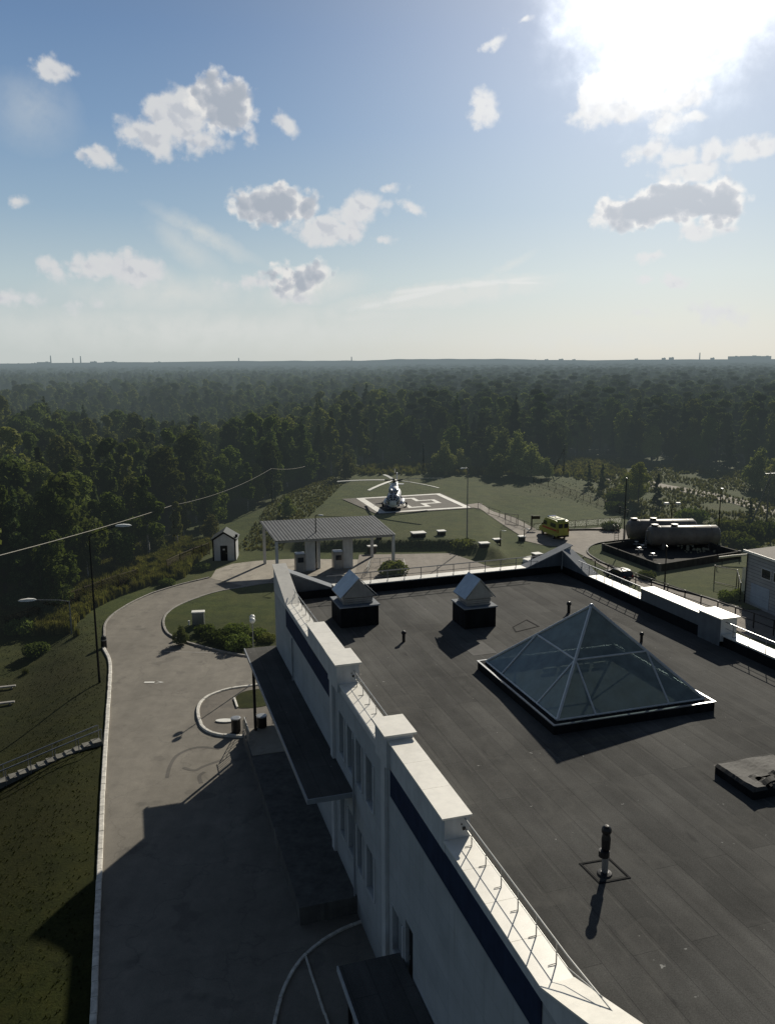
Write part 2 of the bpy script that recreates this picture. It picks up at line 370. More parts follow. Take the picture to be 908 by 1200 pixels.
M = dict(
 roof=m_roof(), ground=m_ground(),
 asphalt=m_asphalt('asphalt', (.20, .184, .156)), asphalt_far=m_asphalt('road_asphalt', (.145, .13, .11)),
 concrete_lit=m_asphalt('concrete_slab', (.34, .31, .26)), slab=m_asphalt('yard_concrete', (.235, .21, .18)), padc=m_asphalt('helipad_asphalt', (.12, .112, .10)),
 dirt=m_asphalt('dirt_track', (.25, .22, .17), True),
 white=paint('white_wall_panels', (.60, .61, .61), .55, .14), coping=paint('white_coping_metal', (.82, .79, .71), .42, .10, .9),
 wall_grey=paint('grey_render', (.50, .52, .53), .6, .14), navy=paint('navy_panel', (.028, .040, .078), .8, .2, spec=.12),
 trim=paint('grey_window_trim', (.30, .32, .34), .5, .1), metal=paint('grey_painted_steel', (.30, .31, .32), .4, .15, metal=.5),
 galv=paint('galvanised_sheet', (.30, .33, .37), .42, .18, 1.2, metal=.6, spec=.4), bitumen=paint('black_bitumen', (.016, .017, .019), .9, .35, spec=.1),
 dark=paint('dark_steel', (.022, .022, .024), .5, .2, metal=.3), rail=paint('light_rail_steel', (.42, .42, .40), .4, .1, metal=.4),
 kerbw=paint('whitewashed_kerb', (.72, .69, .62), .75, .3, 2.5), kerbg=paint('grey_kerb', (.33, .31, .28), .8, .3, 2.0),
 mark=paint('white_road_paint', (.74, .73, .68), .7, .25, 1.2, streak=False), conc=paint('bare_concrete', (.34, .33, .30), .85, .3, 1.4),
 concd=paint('stained_concrete', (.13, .125, .115), .85, .35, 1.0), black=paint('black_plastic', (.012, .012, .013), .45, .2),
 glass=m_glass('skylight_glass', (.27, .31, .305)), pane=paint('dark_window_glass', (.03, .037, .045), .08, .2, spec=.8),
 palepane=paint('pale_blind_glass', (.36, .385, .40), .35, .12, spec=.7), void=paint('dark_shaft', (.26, .28, .27), .8, .2),
 corr=m_corr(), siding=m_siding(), tank=m_tank(), bark=paint('brown_bark', (.055, .042, .032), .9, .4, 3, haze=True), birch=m_birch(),
 yellow=paint('yellow_van_paint', (.42, .41, .08), .35, .1, spec=.6), vanlight=paint('pale_yellow_roof', (.74, .74, .42), .35, .1), red=paint('red_stripe', (.45, .03, .025), .4, .1), blue=paint('blue_beacon', (.02, .06, .35), .25, .1),
 tyre=paint('black_rubber', (.015, .015, .016), .8, .2), rim=paint('wheel_rim', (.35, .35, .36), .35, .1, metal=.7), lamp=paint('lamp_glass', (.80, .80, .76), .3, .08),
 carb=paint('dark_blue_car_paint', (.018, .022, .035), .5, .15, spec=.3), redl=paint('red_lens', (.30, .01, .01), .2, .1),
 heliw=paint('white_aircraft_paint', (.84, .85, .86), .35, .08, spec=.6), helib=paint('blue_aircraft_stripe', (.03, .07, .22), .35, .1), blade=paint('pale_rotor_blade', (.62, .62, .56), .6, .12, 1.0),
 cockpit=paint('cockpit_glass', (.03, .04, .06), .08, .25, spec=.9), wood=paint('weathered_wood', (.15, .12, .085), .85, .3, 2),
 fence=paint('dull_green_mesh', (.10, .11, .075), .7, .2), hatch=paint('torn_roofing_felt', (.052, .049, .044), .8, .35, 3), cream=paint('cream_panel', (.70, .66, .50), .6, .1),
 wire=paint('pale_cable', (.42, .40, .34), .6, .05), city=paint('distant_grey_blocks', (.30, .30, .31), .9, .05, .002, haze=True), hill=None,
 leafA=m_leaf('broadleaf_foliage', (.026, .040, .014), (.088, .110, .036), (.140, .140, .052)),
 leafB=m_leaf('dark_needle_foliage', (.017, .029, .015), (.050, .068, .032), (.072, .080, .036)),
 leafC=m_leaf('pale_willow_foliage', (.060, .072, .030), (.150, .165, .075), (.19, .18, .085)),
 weed=m_leaf('tall_grass_blades', (.050, .056, .018), (.125, .120, .045), (.160, .140, .058)),
)
M['annex_roof'] = paint('brown_sheet_roof', (.10, .085, .075), .75, .25, 1.0, spec=.15)
M['bar'] = paint('light_glazing_bar', (.55, .57, .58), .5, .1, metal=.2)
M['facade'] = m_facade()
M['bund_shade'] = paint('shade_toned_concrete', (.062, .06, .056), .9, .3, 1.2, spec=.1)  # shade by the tanks put into the bund concrete's colour
M['lawn'] = m_leaf('short_lawn_blades', (.016, .022, .006), (.036, .042, .013), (.045, .046, .016))
M['stairc'] = paint('mossy_concrete', (.20, .195, .17), .9, .35, 1.5)
M['shade_lining'] = paint('shade_grey_sheet', (.13, .145, .16), .6, .2, 1.5)  # parapet shade as a sheet colour, also the gables' grey metal
M['slopemetal'] = paint('grey_sloped_coping', (.27, .29, .315), .85, .15, 1.2, spec=.08)
M['kiosk_roof'] = paint('dark_green_roof_sheet', (.06, .075, .08), .75, .2, 2, spec=.15)
M['felt_patch'] = paint('faded_felt_patch', (.076, .075, .071), .9, .45, 1.2, streak=False)
t = NT('far_hill'); M['hill'] = t.done(t.bsdf((.03, .04, .03), .95, 0, .1), True)

# ------------------------------------------------------------------ camera
def fw(): return Vector((0, math.cos(PITCH), -math.sin(PITCH)))
cam = bpy.data.cameras.new('camera'); co = bpy.data.objects.new('camera', cam); COL.objects.link(co); SC.camera = co
F_ = fw(); R0 = Vector((1, 0, 0)); U0 = Vector((0, math.sin(PITCH), math.cos(PITCH)))
rt = R0*math.cos(ROLL)-U0*math.sin(ROLL); up = R0*math.sin(ROLL)+U0*math.cos(ROLL)
mw = Matrix(((rt.x, up.x, -F_.x, 0), (rt.y, up.y, -F_.y, 0), (rt.z, up.z, -F_.z, CAMH), (0, 0, 0, 1)))
co.matrix_world = mw
cam.sensor_fit = 'VERTICAL'; cam.sensor_height = 24.0; cam.lens = 24.0*FPX/1200.0
cam.clip_start = .5; cam.clip_end = 120000.0

# ------------------------------------------------------------------ light and sky
SAZ, SEL = R(21.8), R(27.5)
sd = Vector((math.sin(SAZ)*math.cos(SEL), math.cos(SAZ)*math.cos(SEL), math.sin(SEL)))
sun = bpy.data.lights.new('sun', 'SUN'); sun.energy = 5.0; sun.angle = R(.55); sun.color = (1.0, .925, .79)
so = bpy.data.objects.new('sun', sun); COL.objects.link(so); so.rotation_euler = sd.to_track_quat('Z', 'Y').to_euler(); so.location = (60, 120, 90)
W = bpy.data.worlds.new('World'); SC.world = W; W.use_nodes = True
wt = W.node_tree; wt.nodes.clear()
class WN(NT):
    def __init__(s, tree): s.t = tree; s.out = tree.nodes.new('ShaderNodeOutputWorld')
w = WN(wt)
def smooth(v, a, b):
    m = w.n('ShaderNodeMapRange'); m.interpolation_type = 'SMOOTHSTEP'; w.l(v, m.inputs[0]); m.inputs[1].default_value = a; m.inputs[2].default_value = b; return m.outputs[0]
sky = w.n('ShaderNodeTexSky', sky_type='NISHITA'); sky.sun_disc = False; sky.sun_elevation = SEL; sky.sun_rotation = SAZ
sky.altitude = 150; sky.air_density = 1.0; sky.dust_density = 1.6; sky.ozone_density = 1.2
tc = w.n('ShaderNodeTexCoord'); dirv = tc.outputs['Generated']
nz = w.n('ShaderNodeVectorMath', operation='NORMALIZE'); w.l(dirv, nz.inputs[0]); dn = nz.outputs[0]
sp = w.n('ShaderNodeSeparateXYZ'); w.l(dn, sp.inputs[0])
az = w.math('ARCTAN2', sp.outputs[0], sp.outputs[1]); el = w.math('ARCSINE', sp.outputs[2])
base = w.ramp(w.math('DIVIDE', el, 1.571), [(0.0, (.55, .60, .595)), (.018, (.535, .595, .60)), (.06, (.45, .555, .60)), (.106, (.285, .415, .545)), (.16, (.185, .31, .49)), (.22, (.128, .232, .415)), (.35, (.092, .130, .205)), (1.0, (.062, .072, .09))])
ns = w.mix(1.0, sky.outputs[0], (.085, .085, .085), 'MULTIPLY')
base = w.mix(.10, base, ns)
# clear sky is darker away from the sun
bk = w.math('MULTIPLY_ADD', smooth(sp.outputs[1], -.25, .6), .55, .45)
bkv = w.n('ShaderNodeVectorMath', operation='SCALE'); w.l(base, bkv.inputs[0]); w.l(bk, bkv.inputs['Scale']); base = bkv.outputs[0]
def azel(px, py):
    d = sight(px, py).normalized(); return math.atan2(d.x, d.y), math.asin(d.z)
P = w.n('ShaderNodeCombineXYZ'); w.l(az, P.inputs[0]); w.l(el, P.inputs[1])
n1 = w.n('ShaderNodeTexNoise'); n1.inputs['Scale'].default_value = 34; n1.inputs['Detail'].default_value = 9; n1.inputs['Roughness'].default_value = .58; w.l(dn, n1.inputs['Vector'])
n2 = w.n('ShaderNodeTexNoise'); n2.inputs['Scale'].default_value = 9; n2.inputs['Detail'].default_value = 4; w.l(dn, n2.inputs['Vector'])
off = w.n('ShaderNodeVectorMath', operation='SUBTRACT'); w.l(n1.outputs['Color'], off.inputs[0]); off.inputs[1].default_value = (.5, .5, .5)
osc = w.n('ShaderNodeVectorMath', operation='SCALE'); osc.inputs['Scale'].default_value = .022; w.l(off.outputs[0], osc.inputs[0])
PW = w.n('ShaderNodeVectorMath', operation='ADD'); w.l(P.outputs[0], PW.inputs[0]); w.l(osc.outputs[0], PW.inputs[1])
def chain(lst, src):
    cur = None
    for px, py, wd, ht, rot, st in lst:
        a, e = azel(px, py)
        m = w.n('ShaderNodeMapping'); m.vector_type = 'TEXTURE'
        m.inputs['Location'].default_value = (a, e, 0); m.inputs['Rotation'].default_value = (0, 0, R(rot))
        m.inputs['Scale'].default_value = (wd*.49/FPX, ht*.49/FPX, 1); w.l(src, m.inputs['Vector'])
        ln = w.n('ShaderNodeVectorMath', operation='LENGTH'); w.l(m.outputs[0], ln.inputs[0])
        v = w.math('MULTIPLY_ADD', ln.outputs['Value'], -st*1.25, st*1.25)
        cur = v if cur is None else w.math('MAXIMUM', cur, v)
    return cur
# summer cumulus: (bearing/elevation given by sight line, angular width and height, tilt, thickness)
WHITE = [(60, 82, 66, 26, 5, .7), (118, 186, 58, 26, -12, .7), (172, 160, 76, 44, -18, 1), (212, 140, 80, 76, 20, 1.15), (236, 166, 70, 40, 0, .8), (293, 162, 24, 30, 0, .6), (338, 146, 40, 22, -35, .6), (20, 236, 40, 20, 10, .5),
 (62, 316, 46, 30, 0, .6), (118, 312, 90, 36, 5, .9), (150, 314, 110, 44, -8, .9), (90, 356, 52, 26, 0, .45), (10, 352, 80, 26, 0, .5), (300, 330, 90, 24, 8, .6), (345, 348, 90, 24, -10, .5),
 (384, 268, 110, 40, -4, 1), (420, 246, 90, 44, 12, .9), (456, 221, 40, 18, 0, .6), (482, 244, 44, 20, -18, .7), (444, 282, 40, 12, 0, .5),
 (568, 127, 46, 42, 20, 1.0), (578, 48, 50, 18, 20, .6), (612, 24, 20, 9, 0, .4),
 (728, 112, 110, 70, 0, 1.2), (800, 118, 90, 34, 8, .8), (780, 142, 50, 30, 0, .7), (815, 136, 40, 18, 0, .6), (756, 180, 60, 30, 10, .7), (796, 184, 60, 28, 0, .8), (834, 176, 26, 34, 15, .8), (880, 174, 80, 30, 5, .9), (812, 201, 80, 26, 0, .8), (702, 127, 80, 40, 10, .8),
 (712, 250, 50, 40, 25, .9), (815, 272, 50, 22, 0, .8), (852, 271, 36, 14, 10, .6), (764, 302, 34, 16, 10, .7), (790, 329, 50, 20, -6, .8), (758, 328, 26, 12, 0, .5), (836, 366, 90, 28, -10, .5), (748, 368, 70, 14, 8, .35)]
GREY = [(262, 122, 84, 66, -12, 1.15), (318, 240, 108, 60, 8, 1.15), (356, 240, 50, 46, 0, .9), (784, 240, 150, 50, 2, 1.3), (846, 236, 60, 60, -25, .9), (740, 246, 90, 44, 5, 1.0), (352, 324, 100, 44, 6, .75)]
WISP = [(520, 345, 300, 34, 6, .95), (560, 333, 200, 10, 3, .8), (410, 370, 300, 30, 0, .4), (220, 290, 120, 40, -35, .3), (250, 385, 800, 60, 0, .5), (200, 345, 300, 60, 0, .45), (360, 340, 160, 40, 10, .6), (240, 275, 160, 26, -25, .4), (40, 130, 110, 90, 0, .2), (700, 395, 500, 40, 0, .3), (600, 310, 70, 14, 30, .3)]
dw, dg, ds = chain(WHITE, PW.outputs[0]), chain(GREY, PW.outputs[0]), chain(WISP, PW.outputs[0])
nb = w.n('ShaderNodeTexNoise'); nb.inputs['Scale'].default_value = 70; nb.inputs['Detail'].default_value = 6; nb.inputs['Roughness'].default_value = .55; w.l(dn, nb.inputs['Vector'])
def billow(scale, vec):
    v = w.n('ShaderNodeTexVoronoi', feature='F1'); v.inputs['Scale'].default_value = scale; w.l(vec, v.inputs['Vector']); return v.outputs['Distance']
wrp = w.n('ShaderNodeVectorMath', operation='SCALE'); wrp.inputs['Scale'].default_value = .022; w.l(off.outputs[0], wrp.inputs[0])
dnw = w.n('ShaderNodeVectorMath', operation='ADD'); w.l(dn, dnw.inputs[0]); w.l(wrp.outputs[0], dnw.inputs[1])
shw = w.n('ShaderNodeVectorMath', operation='ADD'); w.l(dnw.outputs[0], shw.inputs[0]); shw.inputs[1].default_value = (.004, 0, .006)
b1, b2 = billow(38, dnw.outputs[0]), billow(95, dnw.outputs[0])
s1_, s2_ = billow(38, shw.outputs[0]), billow(95, shw.outputs[0])
nf = w.math('MULTIPLY_ADD', n1.outputs['Fac'], 1.25, -.60)
nf = w.math('MULTIPLY_ADD', w.math('SUBTRACT', .42, b1), .55, nf)
nf = w.math('MULTIPLY_ADD', w.math('SUBTRACT', .42, b2), .32, nf)
nf = w.math('MULTIPLY_ADD', w.math('SUBTRACT', nb.outputs['Fac'], .5), .5, nf)
nlit = w.math('MULTIPLY_ADD', w.math('ADD', w.math('SUBTRACT', b1, s1_), w.math('MULTIPLY', w.math('SUBTRACT', b2, s2_), .5)), .9, .5)
dens_w, dens_g = w.math('ADD', dw, nf), w.math('ADD', dg, nf)
aw = smooth(dens_w, -.03, .58); ag = smooth(dens_g, -.02, .45)
wcol = w.ramp(smooth(w.math('ADD', w.math('MULTIPLY', dens_w, .62), w.math('MULTIPLY', w.math('SUBTRACT', nlit, .5), 1.7)), .1, 1.0), [(0, (.66, .67, .68)), (.5, (.64, .65, .67)), (1, (.52, .545, .59))])
gcol = w.ramp(smooth(w.math('ADD', dens_g, w.math('MULTIPLY', w.math('SUBTRACT', nlit, .5), 1.3)), .08, .85), [(0, (.78, .77, .75)), (.35, (.52, .54, .58)), (1, (.38, .42, .48))])
wz = w.math('MULTIPLY', w.math('MAXIMUM', ds, 0.0), smooth(n1.outputs['Fac'], .1, .6))
glow_d = sight(785, -32).normalized()
dt = w.n('ShaderNodeVectorMath', operation='DOT_PRODUCT'); w.l(dn, dt.inputs[0]); dt.inputs[1].default_value = tuple(glow_d)
ang = w.math('ARCCOSINE', w.math('MINIMUM', dt.outputs['Value'], .999999))
STREAK = [(540, 335, 230, 9, 5, .9), (470, 350, 190, 10, 12, .8), (590, 331, 120, 5, -2, .9)]
dk = chain(STREAK, P.outputs[0])
c = w.mix(w.math('MINIMUM', w.math('MULTIPLY', wz, 1.5), .8), base, (.66, .68, .66))
c = w.mix(w.math('MULTIPLY', smooth(w.math('MULTIPLY', dk, smooth(n1.outputs['Fac'], .2, .6)), 0.0, .7), .55), c, (.74, .75, .74))
c = w.mix(w.math('MULTIPLY', aw, .94), c, wcol)
c = w.mix(w.math('MULTIPLY', ag, .94), c, gcol)
g1 = w.math('EXPONENT', w.math('MULTIPLY', w.math('POWER', w.math('DIVIDE', ang, .30), 2), -1))
g0 = w.math('EXPONENT', w.math('MULTIPLY', w.math('POWER', w.math('DIVIDE', w.math('MULTIPLY_ADD', w.math('SUBTRACT', n1.outputs['Fac'], .5), -.09, ang), .088), 2.8), -1))
gl = w.math('ADD', w.math('MULTIPLY', g1, .27), w.math('MULTIPLY', g0, 1.5))
glc = w.n('ShaderNodeVectorMath', operation='SCALE'); glc.inputs[0].default_value = (1.0, .985, .95); w.l(gl, glc.inputs['Scale'])
c = w.mix(1.0, c, glc.outputs[0], 'ADD')
# below the horizon the world is dark woodland
c = w.mix(smooth(el, -.004, -.02), c, (.05, .06, .05))
fin = w.mix(1.0, c, (10, 10, 10), 'MULTIPLY')
bg = w.n('ShaderNodeBackground'); w.l(fin, bg.inputs['Color']); bg.inputs['Strength'].default_value = .1
w.l(bg.outputs[0], w.out.inputs['Surface'])
W.cycles.sampling_method = 'MANUAL'; W.cycles.sample_map_resolution = 512

# ------------------------------------------------------------------ terrain
def spread(lo, hi, st, far):
    a = list(np.arange(lo, hi+.01, st)); s = st
    while a[-1] < far: s *= 1.35; a.append(a[-1]+s)
    s = st
    while a[0] > -far: s *= 1.35; a.insert(0, a[0]-s)
    return a
xs = spread(-62, 72, 1.0, 60000); ys = spread(14, 232, 1.0, 60000)
gm = MB(); nx = len(xs)
gm.v = [(x, y, H(x, y)) for y in ys for x in xs]
gm.f = [(j*nx+i, j*nx+i+1, (j+1)*nx+i+1, (j+1)*nx+i) for j in range(len(ys)-1) for i in range(nx-1)]
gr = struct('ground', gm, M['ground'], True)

# ------------------------------------------------------------------ roads, yards, kerbs
kl = smooth_line(KERBL, 5)
road = kl+[(-22.8, 107.3), (-17.8, 101.6), (-14.3, 100.7), (-8.2, 98.0), (-7.5, 60), (0, 38), (10, 10), (10, -6), (-3.0, -6)]
drape('driveway_road', road, M['asphalt'], .02)
isl1 = smooth_line([(-24.1, 85.5), (-25.0, 89.5), (-24.4, 93.6), (-21.6, 98.6), (-17.9, 101.5), (-14.5, 103.2), (-9.5, 101), (-9.0, 75.0), (-13.4, 76.2), (-17.3, 78.2), (-20.9, 80.8), (-22.8, 82.8)], 4, True)
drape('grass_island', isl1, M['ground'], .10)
isl2 = smooth_line([(-9.3, 68.8), (-12.4, 68.6), (-14.4, 67.6), (-15.5, 66.0), (-15.6, 63.9), (-14.7, 60.9), (-13.5, 59.4), (-12.0, 58.9), (-9.6, 59.0), (-8.8, 62)], 4, True)
drape('paved_island', isl2, M['asphalt_far'], .10)
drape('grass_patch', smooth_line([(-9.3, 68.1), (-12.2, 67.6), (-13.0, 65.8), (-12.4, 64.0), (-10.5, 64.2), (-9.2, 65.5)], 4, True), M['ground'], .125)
drape('concrete_apron', [tuple(p)[:2] for p in (G(247, 678), G(253, 668), G(272, 661), G(300, 657.5), G(345, 655), G(430, 656), G(430, 700), G(322, 690), G(290, 688))], M['concrete_lit'], .035)
drape('paved_yard', [(-4.5, 96), (-4.2, 119.0), (9.4, 119.6), (14.4, 110.6), (13.6, 92), (8, 80)], M['slab'], .05)
rr_ = [GT(612, 633.5), GT(640, 640), GT(662, 641), GT(690, 655), GT(735, 680), GT(800, 712), GT(880, 748), (48, 62, 0), (60, 62, 0), (46.0, 86.0, 0), GT(795, 694), GT(728, 671), GT(700, 659), GT(688, 648), GT(690, 641), GT(706, 636), GT(735, 633), GT(735, 622), GT(720, 617), GT(660, 622), GT(632, 622), GT(620, 624)]
drape('service_road', [(p[0], p[1]) for p in rr_], M['slab'], .06)
ctr = [GT(628, 630), GT(608, 618), GT(588, 607), GT(568, 598), GT(552, 591)]
cl = smooth_line([(p.x, p.y) for p in ctr], 5)
side = lambda line, wd: ([(Vector((a[0], a[1], 0)), (Vector((line[min(i+1, len(line)-1)][0], line[min(i+1, len(line)-1)][1], 0))-Vector((line[max(i-1, 0)][0], line[max(i-1, 0)][1], 0))).normalized()) for i, a in enumerate(line)])
def ribbon(line, wd):
    L_, R_ = [], []
    for p, t_ in side(line, wd):
        nn = Vector((-t_.y, t_.x, 0)); L_.append(((p+nn*wd/2).x, (p+nn*wd/2).y)); R_.append(((p-nn*wd/2).x, (p-nn*wd/2).y))
    return L_+R_[::-1]
drape('helipad_path', ribbon(cl, 4.2), M['slab'], .085, 1.5)
track = smooth_line([(GT(*q).x, GT(*q).y) for q in ((930, 606), (880, 592), (835, 581), (800, 574), (770, 569), (748, 563))], 5)
drape('dirt_track', ribbon(track, 5.0), M['dirt'], .06, 3)
drape('dirt_clearing', smooth_line([(GT(*q).x, GT(*q).y) for q in ((690, 552), (715, 556), (722, 564), (700, 560), (672, 554))], 4, True), M['dirt'], .05, 4)
drape('lane_marking', [(-22.1, 78.0), (-14.3, 77.2), (-14.3, 77.05), (-22.1, 77.8)], M['kerbg'], .03)
# grassed corner of the tank yard lies over the road sheet
drape('tank_yard_grass', smooth_line([(GT(*q).x, GT(*q).y) for q in ((688, 648), (700, 657), (728, 670), (770, 685), (830, 702), (870, 715))], 3)+[(46.5, 90), (60, 95), (60, 128), (GT(740, 634).x, GT(740, 634).y), (GT(706, 637.5).x, GT(706, 637.5).y), (GT(692, 641).x, GT(692, 641).y)], M['ground'], .1)

kr_ = random.Random(9)
def kerb(pts, mat, w_=.22, h_=.15, z=H, dz=0):
    P_ = [Vector((p[0], p[1], 0)) for p in pts]; acc = [0.0]
    for a, b in zip(P_, P_[1:]): acc.append(acc[-1]+(b-a).length)
    def at(d):
        for i in range(len(P_)-1):
            if d <= acc[i+1]+1e-6: return P_[i].lerp(P_[i+1], (d-acc[i])/max(1e-6, acc[i+1]-acc[i]))
        return P_[-1]
    n = max(1, round(acc[-1]/1.0)); mb = MB()
    for k in range(n):
        j = (kr_.uniform(-.012, .012), kr_.uniform(-.012, .012)); d0, d1 = acc[-1]*k/n+.014, acc[-1]*(k+1)/n-.014
        q = [at(d0), at((d0+d1)/2), at(d1)]
        mb.strip([(p.x+j[0], p.y+j[1]) for p in q], w_, h_+kr_.uniform(-.012, .012), z, dz)
    return struct('kerb', mb, mat)
kerb([p for p in kl if p[1] < 79.5], M['kerbw'], .30, .17)
kerb([p for p in kl if p[1] >= 79.4], M['kerbg'])
kerb(isl1[:24], M['kerbg'], .24, .16); kerb(isl1[31:]+isl1[:1], M['kerbg'], .26, .18)
kerb(isl2[2:36], M['kerbw'], .26, .2)
kerb([(-13.0, 65.9), (-12.4, 64.0)], M['kerbw'], .18, .15, H, .08)
kerb(smooth_line([(GT(*q).x, GT(*q).y) for q in ((745, 632), (706, 636.5), (692, 641), (688, 648), (700, 657), (728, 670), (770, 685), (830, 702), (870, 715))], 4), M['concd'], .25, .22)
kerb(smooth_line([(-1.0, 37.9), (-2.82, 36.7), (-4.09, 35.2), (-4.75, 33.3), (-4.95, 31.0), (-4.7, 27.5)], 5), M['kerbw'], .16, .12)
kerb([(-4.05, 35.2), (-2.65, 31.0), (-1.6, 27)], M['kerbw'], .1, .1)
kerb(smooth_line([(GT(*q).x, GT(*q).y) for q in ((725, 622), (690, 621.5), (663, 622))], 3), M['concd'], .3, .3)
# direction arrow painted on the road, tyre marks
a0 = G(178, 800)
am = MB()
am.box((a0.x-.2, a0.y, .045), (.9, .3, .006)); am.add([(a0.x+.3, a0.y-.35, .045), (a0.x+1.1, a0.y, .045), (a0.x+.3, a0.y+.35, .045), (a0.x+.8, a0.y, .045)], [(0, 1, 3), (1, 2, 3)])
struct('road_marking', am, M['mark'])
for q in (((258, 878), (232, 876), (210, 884), (200, 897), (196, 912)), ((262, 890), (240, 898), (228, 903), (215, 900)), ((240, 905), (234, 910), (236, 918))):
    ln_ = smooth_line([(G(*p).x, G(*p).y) for p in q], 6)
    drape('tyre_mark', ribbon(ln_, .26), M['padc'], .03, .8)

# ------------------------------------------------------------------ helipad
def PADP(a, b):   # pad axes: a along the long side, b away from the viewer
    o = GT(444.4, 602.4); A = GT(551.5, 595.5)-o; B = GT(417.3, 584.6)-o
    q = o+A*a+B*b; return (q.x, q.y)
pz = lambda poly, nm, mt, of: drape(nm, poly, mt, of, 3)
pz([PADP(-.03, -.03), PADP(1.02, -.03), PADP(1.02, 1.02), PADP(-.16, 1.02)], 'helipad', M['padc'], .11)
def prect(a0, b0, a1, b1): pz([PADP(a0, b0), PADP(a1, b0), PADP(a1, b1), PADP(a0, b1)], 'helipad_marking', M['mark'], .135)
wl = .062
prect(0, 0, 1, wl); prect(0, 1-wl, 1, 1); prect(0, wl, wl*1.3, 1-wl); prect(1-wl, wl, 1, 1-wl)
# the outlined cross in the middle
cw = .05; c0, c1, q0, q1 = .22, .78, .40, .60
cross = [(q0, c0), (q1, c0), (q1, q0), (c1, q0), (c1, q1), (q1, q1), (q1, c1), (q0, c1), (q0, q1), (c0, q1), (c0, q0), (q0, q0)]
for i in range(12):
    (xa, ya), (xb, yb) = cross[i], cross[(i+1) % 12]
    if xa == xb: prect(xa-cw/2, min(ya, yb)+cw/2, xa+cw/2, max(ya, yb)-cw/2)
    else: prect(min(xa, xb)-cw/2, ya-cw/2, max(xa, xb)+cw/2, ya+cw/2)

# ------------------------------------------------------------------ hospital wing
C0 = Vector((-8.2, 59.4, 0)); U = Vector((.296, -.955, 0)).normalized(); NO = Vector((-.955, -.296, 0)).normalized()
V = Vector((math.cos(R(20)), math.sin(R(20)), 0)); C1 = C0+V*24.6; Wd = Vector((math.cos(R(-71.5)), math.sin(R(-71.5)), 0)); NR = Vector((-Wd.y, Wd.x, 0))   # NR points off the building
NF = Vector((-V.y, V.x, 0))
RZ = 10.7
def frame(o, a, n):
    return lambda t, q, z: tuple(o+a*t+n*q+Vector((0, 0, z)))
FL, FF, FR = frame(C0, U, NO), frame(C0, V, NF), frame(C1, Wd, NR)
def slope(mb, F, t0, t1, q0, q1, za, zb, th):
    return mb.hexa([F(t0, q0, za-th), F(t1, q0, zb-th), F(t1, q1, zb-th), F(t0, q1, za-th)], [F(t0, q0, za), F(t1, q0, zb), F(t1, q1, zb), F(t0, q1, za)])
def fbox(mb, F, t0, t1, q0, q1, z0, z1, z2=None):
    """box in wall coordinates; z1 -> top at t0, z2 -> top at t1"""
    z2 = z1 if z2 is None else z2
    return mb.hexa([F(t0, q0, z0), F(t1, q0, z0), F(t1, q1, z0), F(t0, q1, z0)], [F(t0, q0, z1), F(t1, q0, z2), F(t1, q1, z2), F(t0, q1, z1)])
TE = 46.0
hosp = thing('hospital_building', 'white three storey hospital wing with flat dark felt roof and white stepped parapet', 'building', tuple(C0))
rp = [C0+V*.4-NF*.4, C1-V*.4-NF*.4, C1+Wd*62, C0+U*TE+V*34, C0+U*TE+V*.4]
rp = [C0+V*.3+U*.3, C1-V*.3+Wd*.3, C1+Wd*56, C0+U*TE+V*.3]
roof = part('roof', MB().prism([(p.x, p.y) for p in rp], RZ-.4, RZ), M['roof'], hosp)
for sq_ in ([(678, 1012), (702, 1036), (739, 1029), (714, 1006)], [(604, 741), (600, 735), (617, 726), (632, 734)]):
    q = [G(x, y, RZ) for x, y in sq_]; cen = sum(q, Vector())/4
    inn = [cen+(p-cen)*.88 for p in q]; vs = []
    for z_ in (.002, .022): vs += [p+Vector((0, 0, z_)) for p in q]+[p+Vector((0, 0, z_)) for p in inn]
    fs = []
    for i in range(4):
        j = (i+1) % 4; fs += [(8+i, 8+j, 12+j, 12+i), (i, j, 8+j, 8+i), (4+i, 4+j, 12+j, 12+i)]
    part('tar_line', MB().add(vs, fs), M['bitumen'], roof)
for k, ((x, y), (w_, d_)) in enumerate((((560, 760), (1.6, 2.2)),)):
    p = G(x, y, RZ)
    part('felt_patch', MB().box((p.x, p.y, RZ+.004+.004*k), (w_, d_, .012), math.atan2(V.y, V.x)-.03), M['felt_patch'], roof)
# facade skin with window openings
WIN = []
for t0, t1 in ((18.9, 19.9), (20.6, 21.6), (22.3, 23.3), (24.1, 25.3)):
    WIN.append((t0, t1, 7.45, 9.75)); WIN.append((t0, t1, 2.9, 5.1))
for t0 in (2.5, 5.0, 7.5, 10.0, 12.5): WIN.append((t0, t0+1.2, 2.9, 5.1))
WIN.append((28.2, 29.55, 2.55, 4.6))
DOORS = [(29.9, 30.85, 2.35, 5.2)]
HOL = WIN+DOORS
ts = sorted({-1.25, TE}|{a for h in HOL for a in h[:2]}); zs = sorted({0, 11.0}|{a for h in HOL for a in h[2:]})
fm = MB()
for i in range(len(ts)-1):
    for j in range(len(zs)-1):
        tm, zm = (ts[i]+ts[i+1])/2, (zs[j]+zs[j+1])/2
        if any(a < tm < b and c_ < zm < d_ for a, b, c_, d_ in HOL): continue
        fm.quad(FL(ts[i], 0, zs[j]), FL(ts[i+1], 0, zs[j]), FL(ts[i+1], 0, zs[j+1]), FL(ts[i], 0, zs[j+1]))
for a, b, c_, d_ in HOL:
    for p, q in (((a, c_), (a, d_)), ((a, d_), (b, d_)), ((b, d_), (b, c_)), ((b, c_), (a, c_))):
        fm.quad(FL(p[0], 0, p[1]), FL(q[0], 0, q[1]), FL(q[0], -.3, q[1]), FL(p[0], -.3, p[1]))
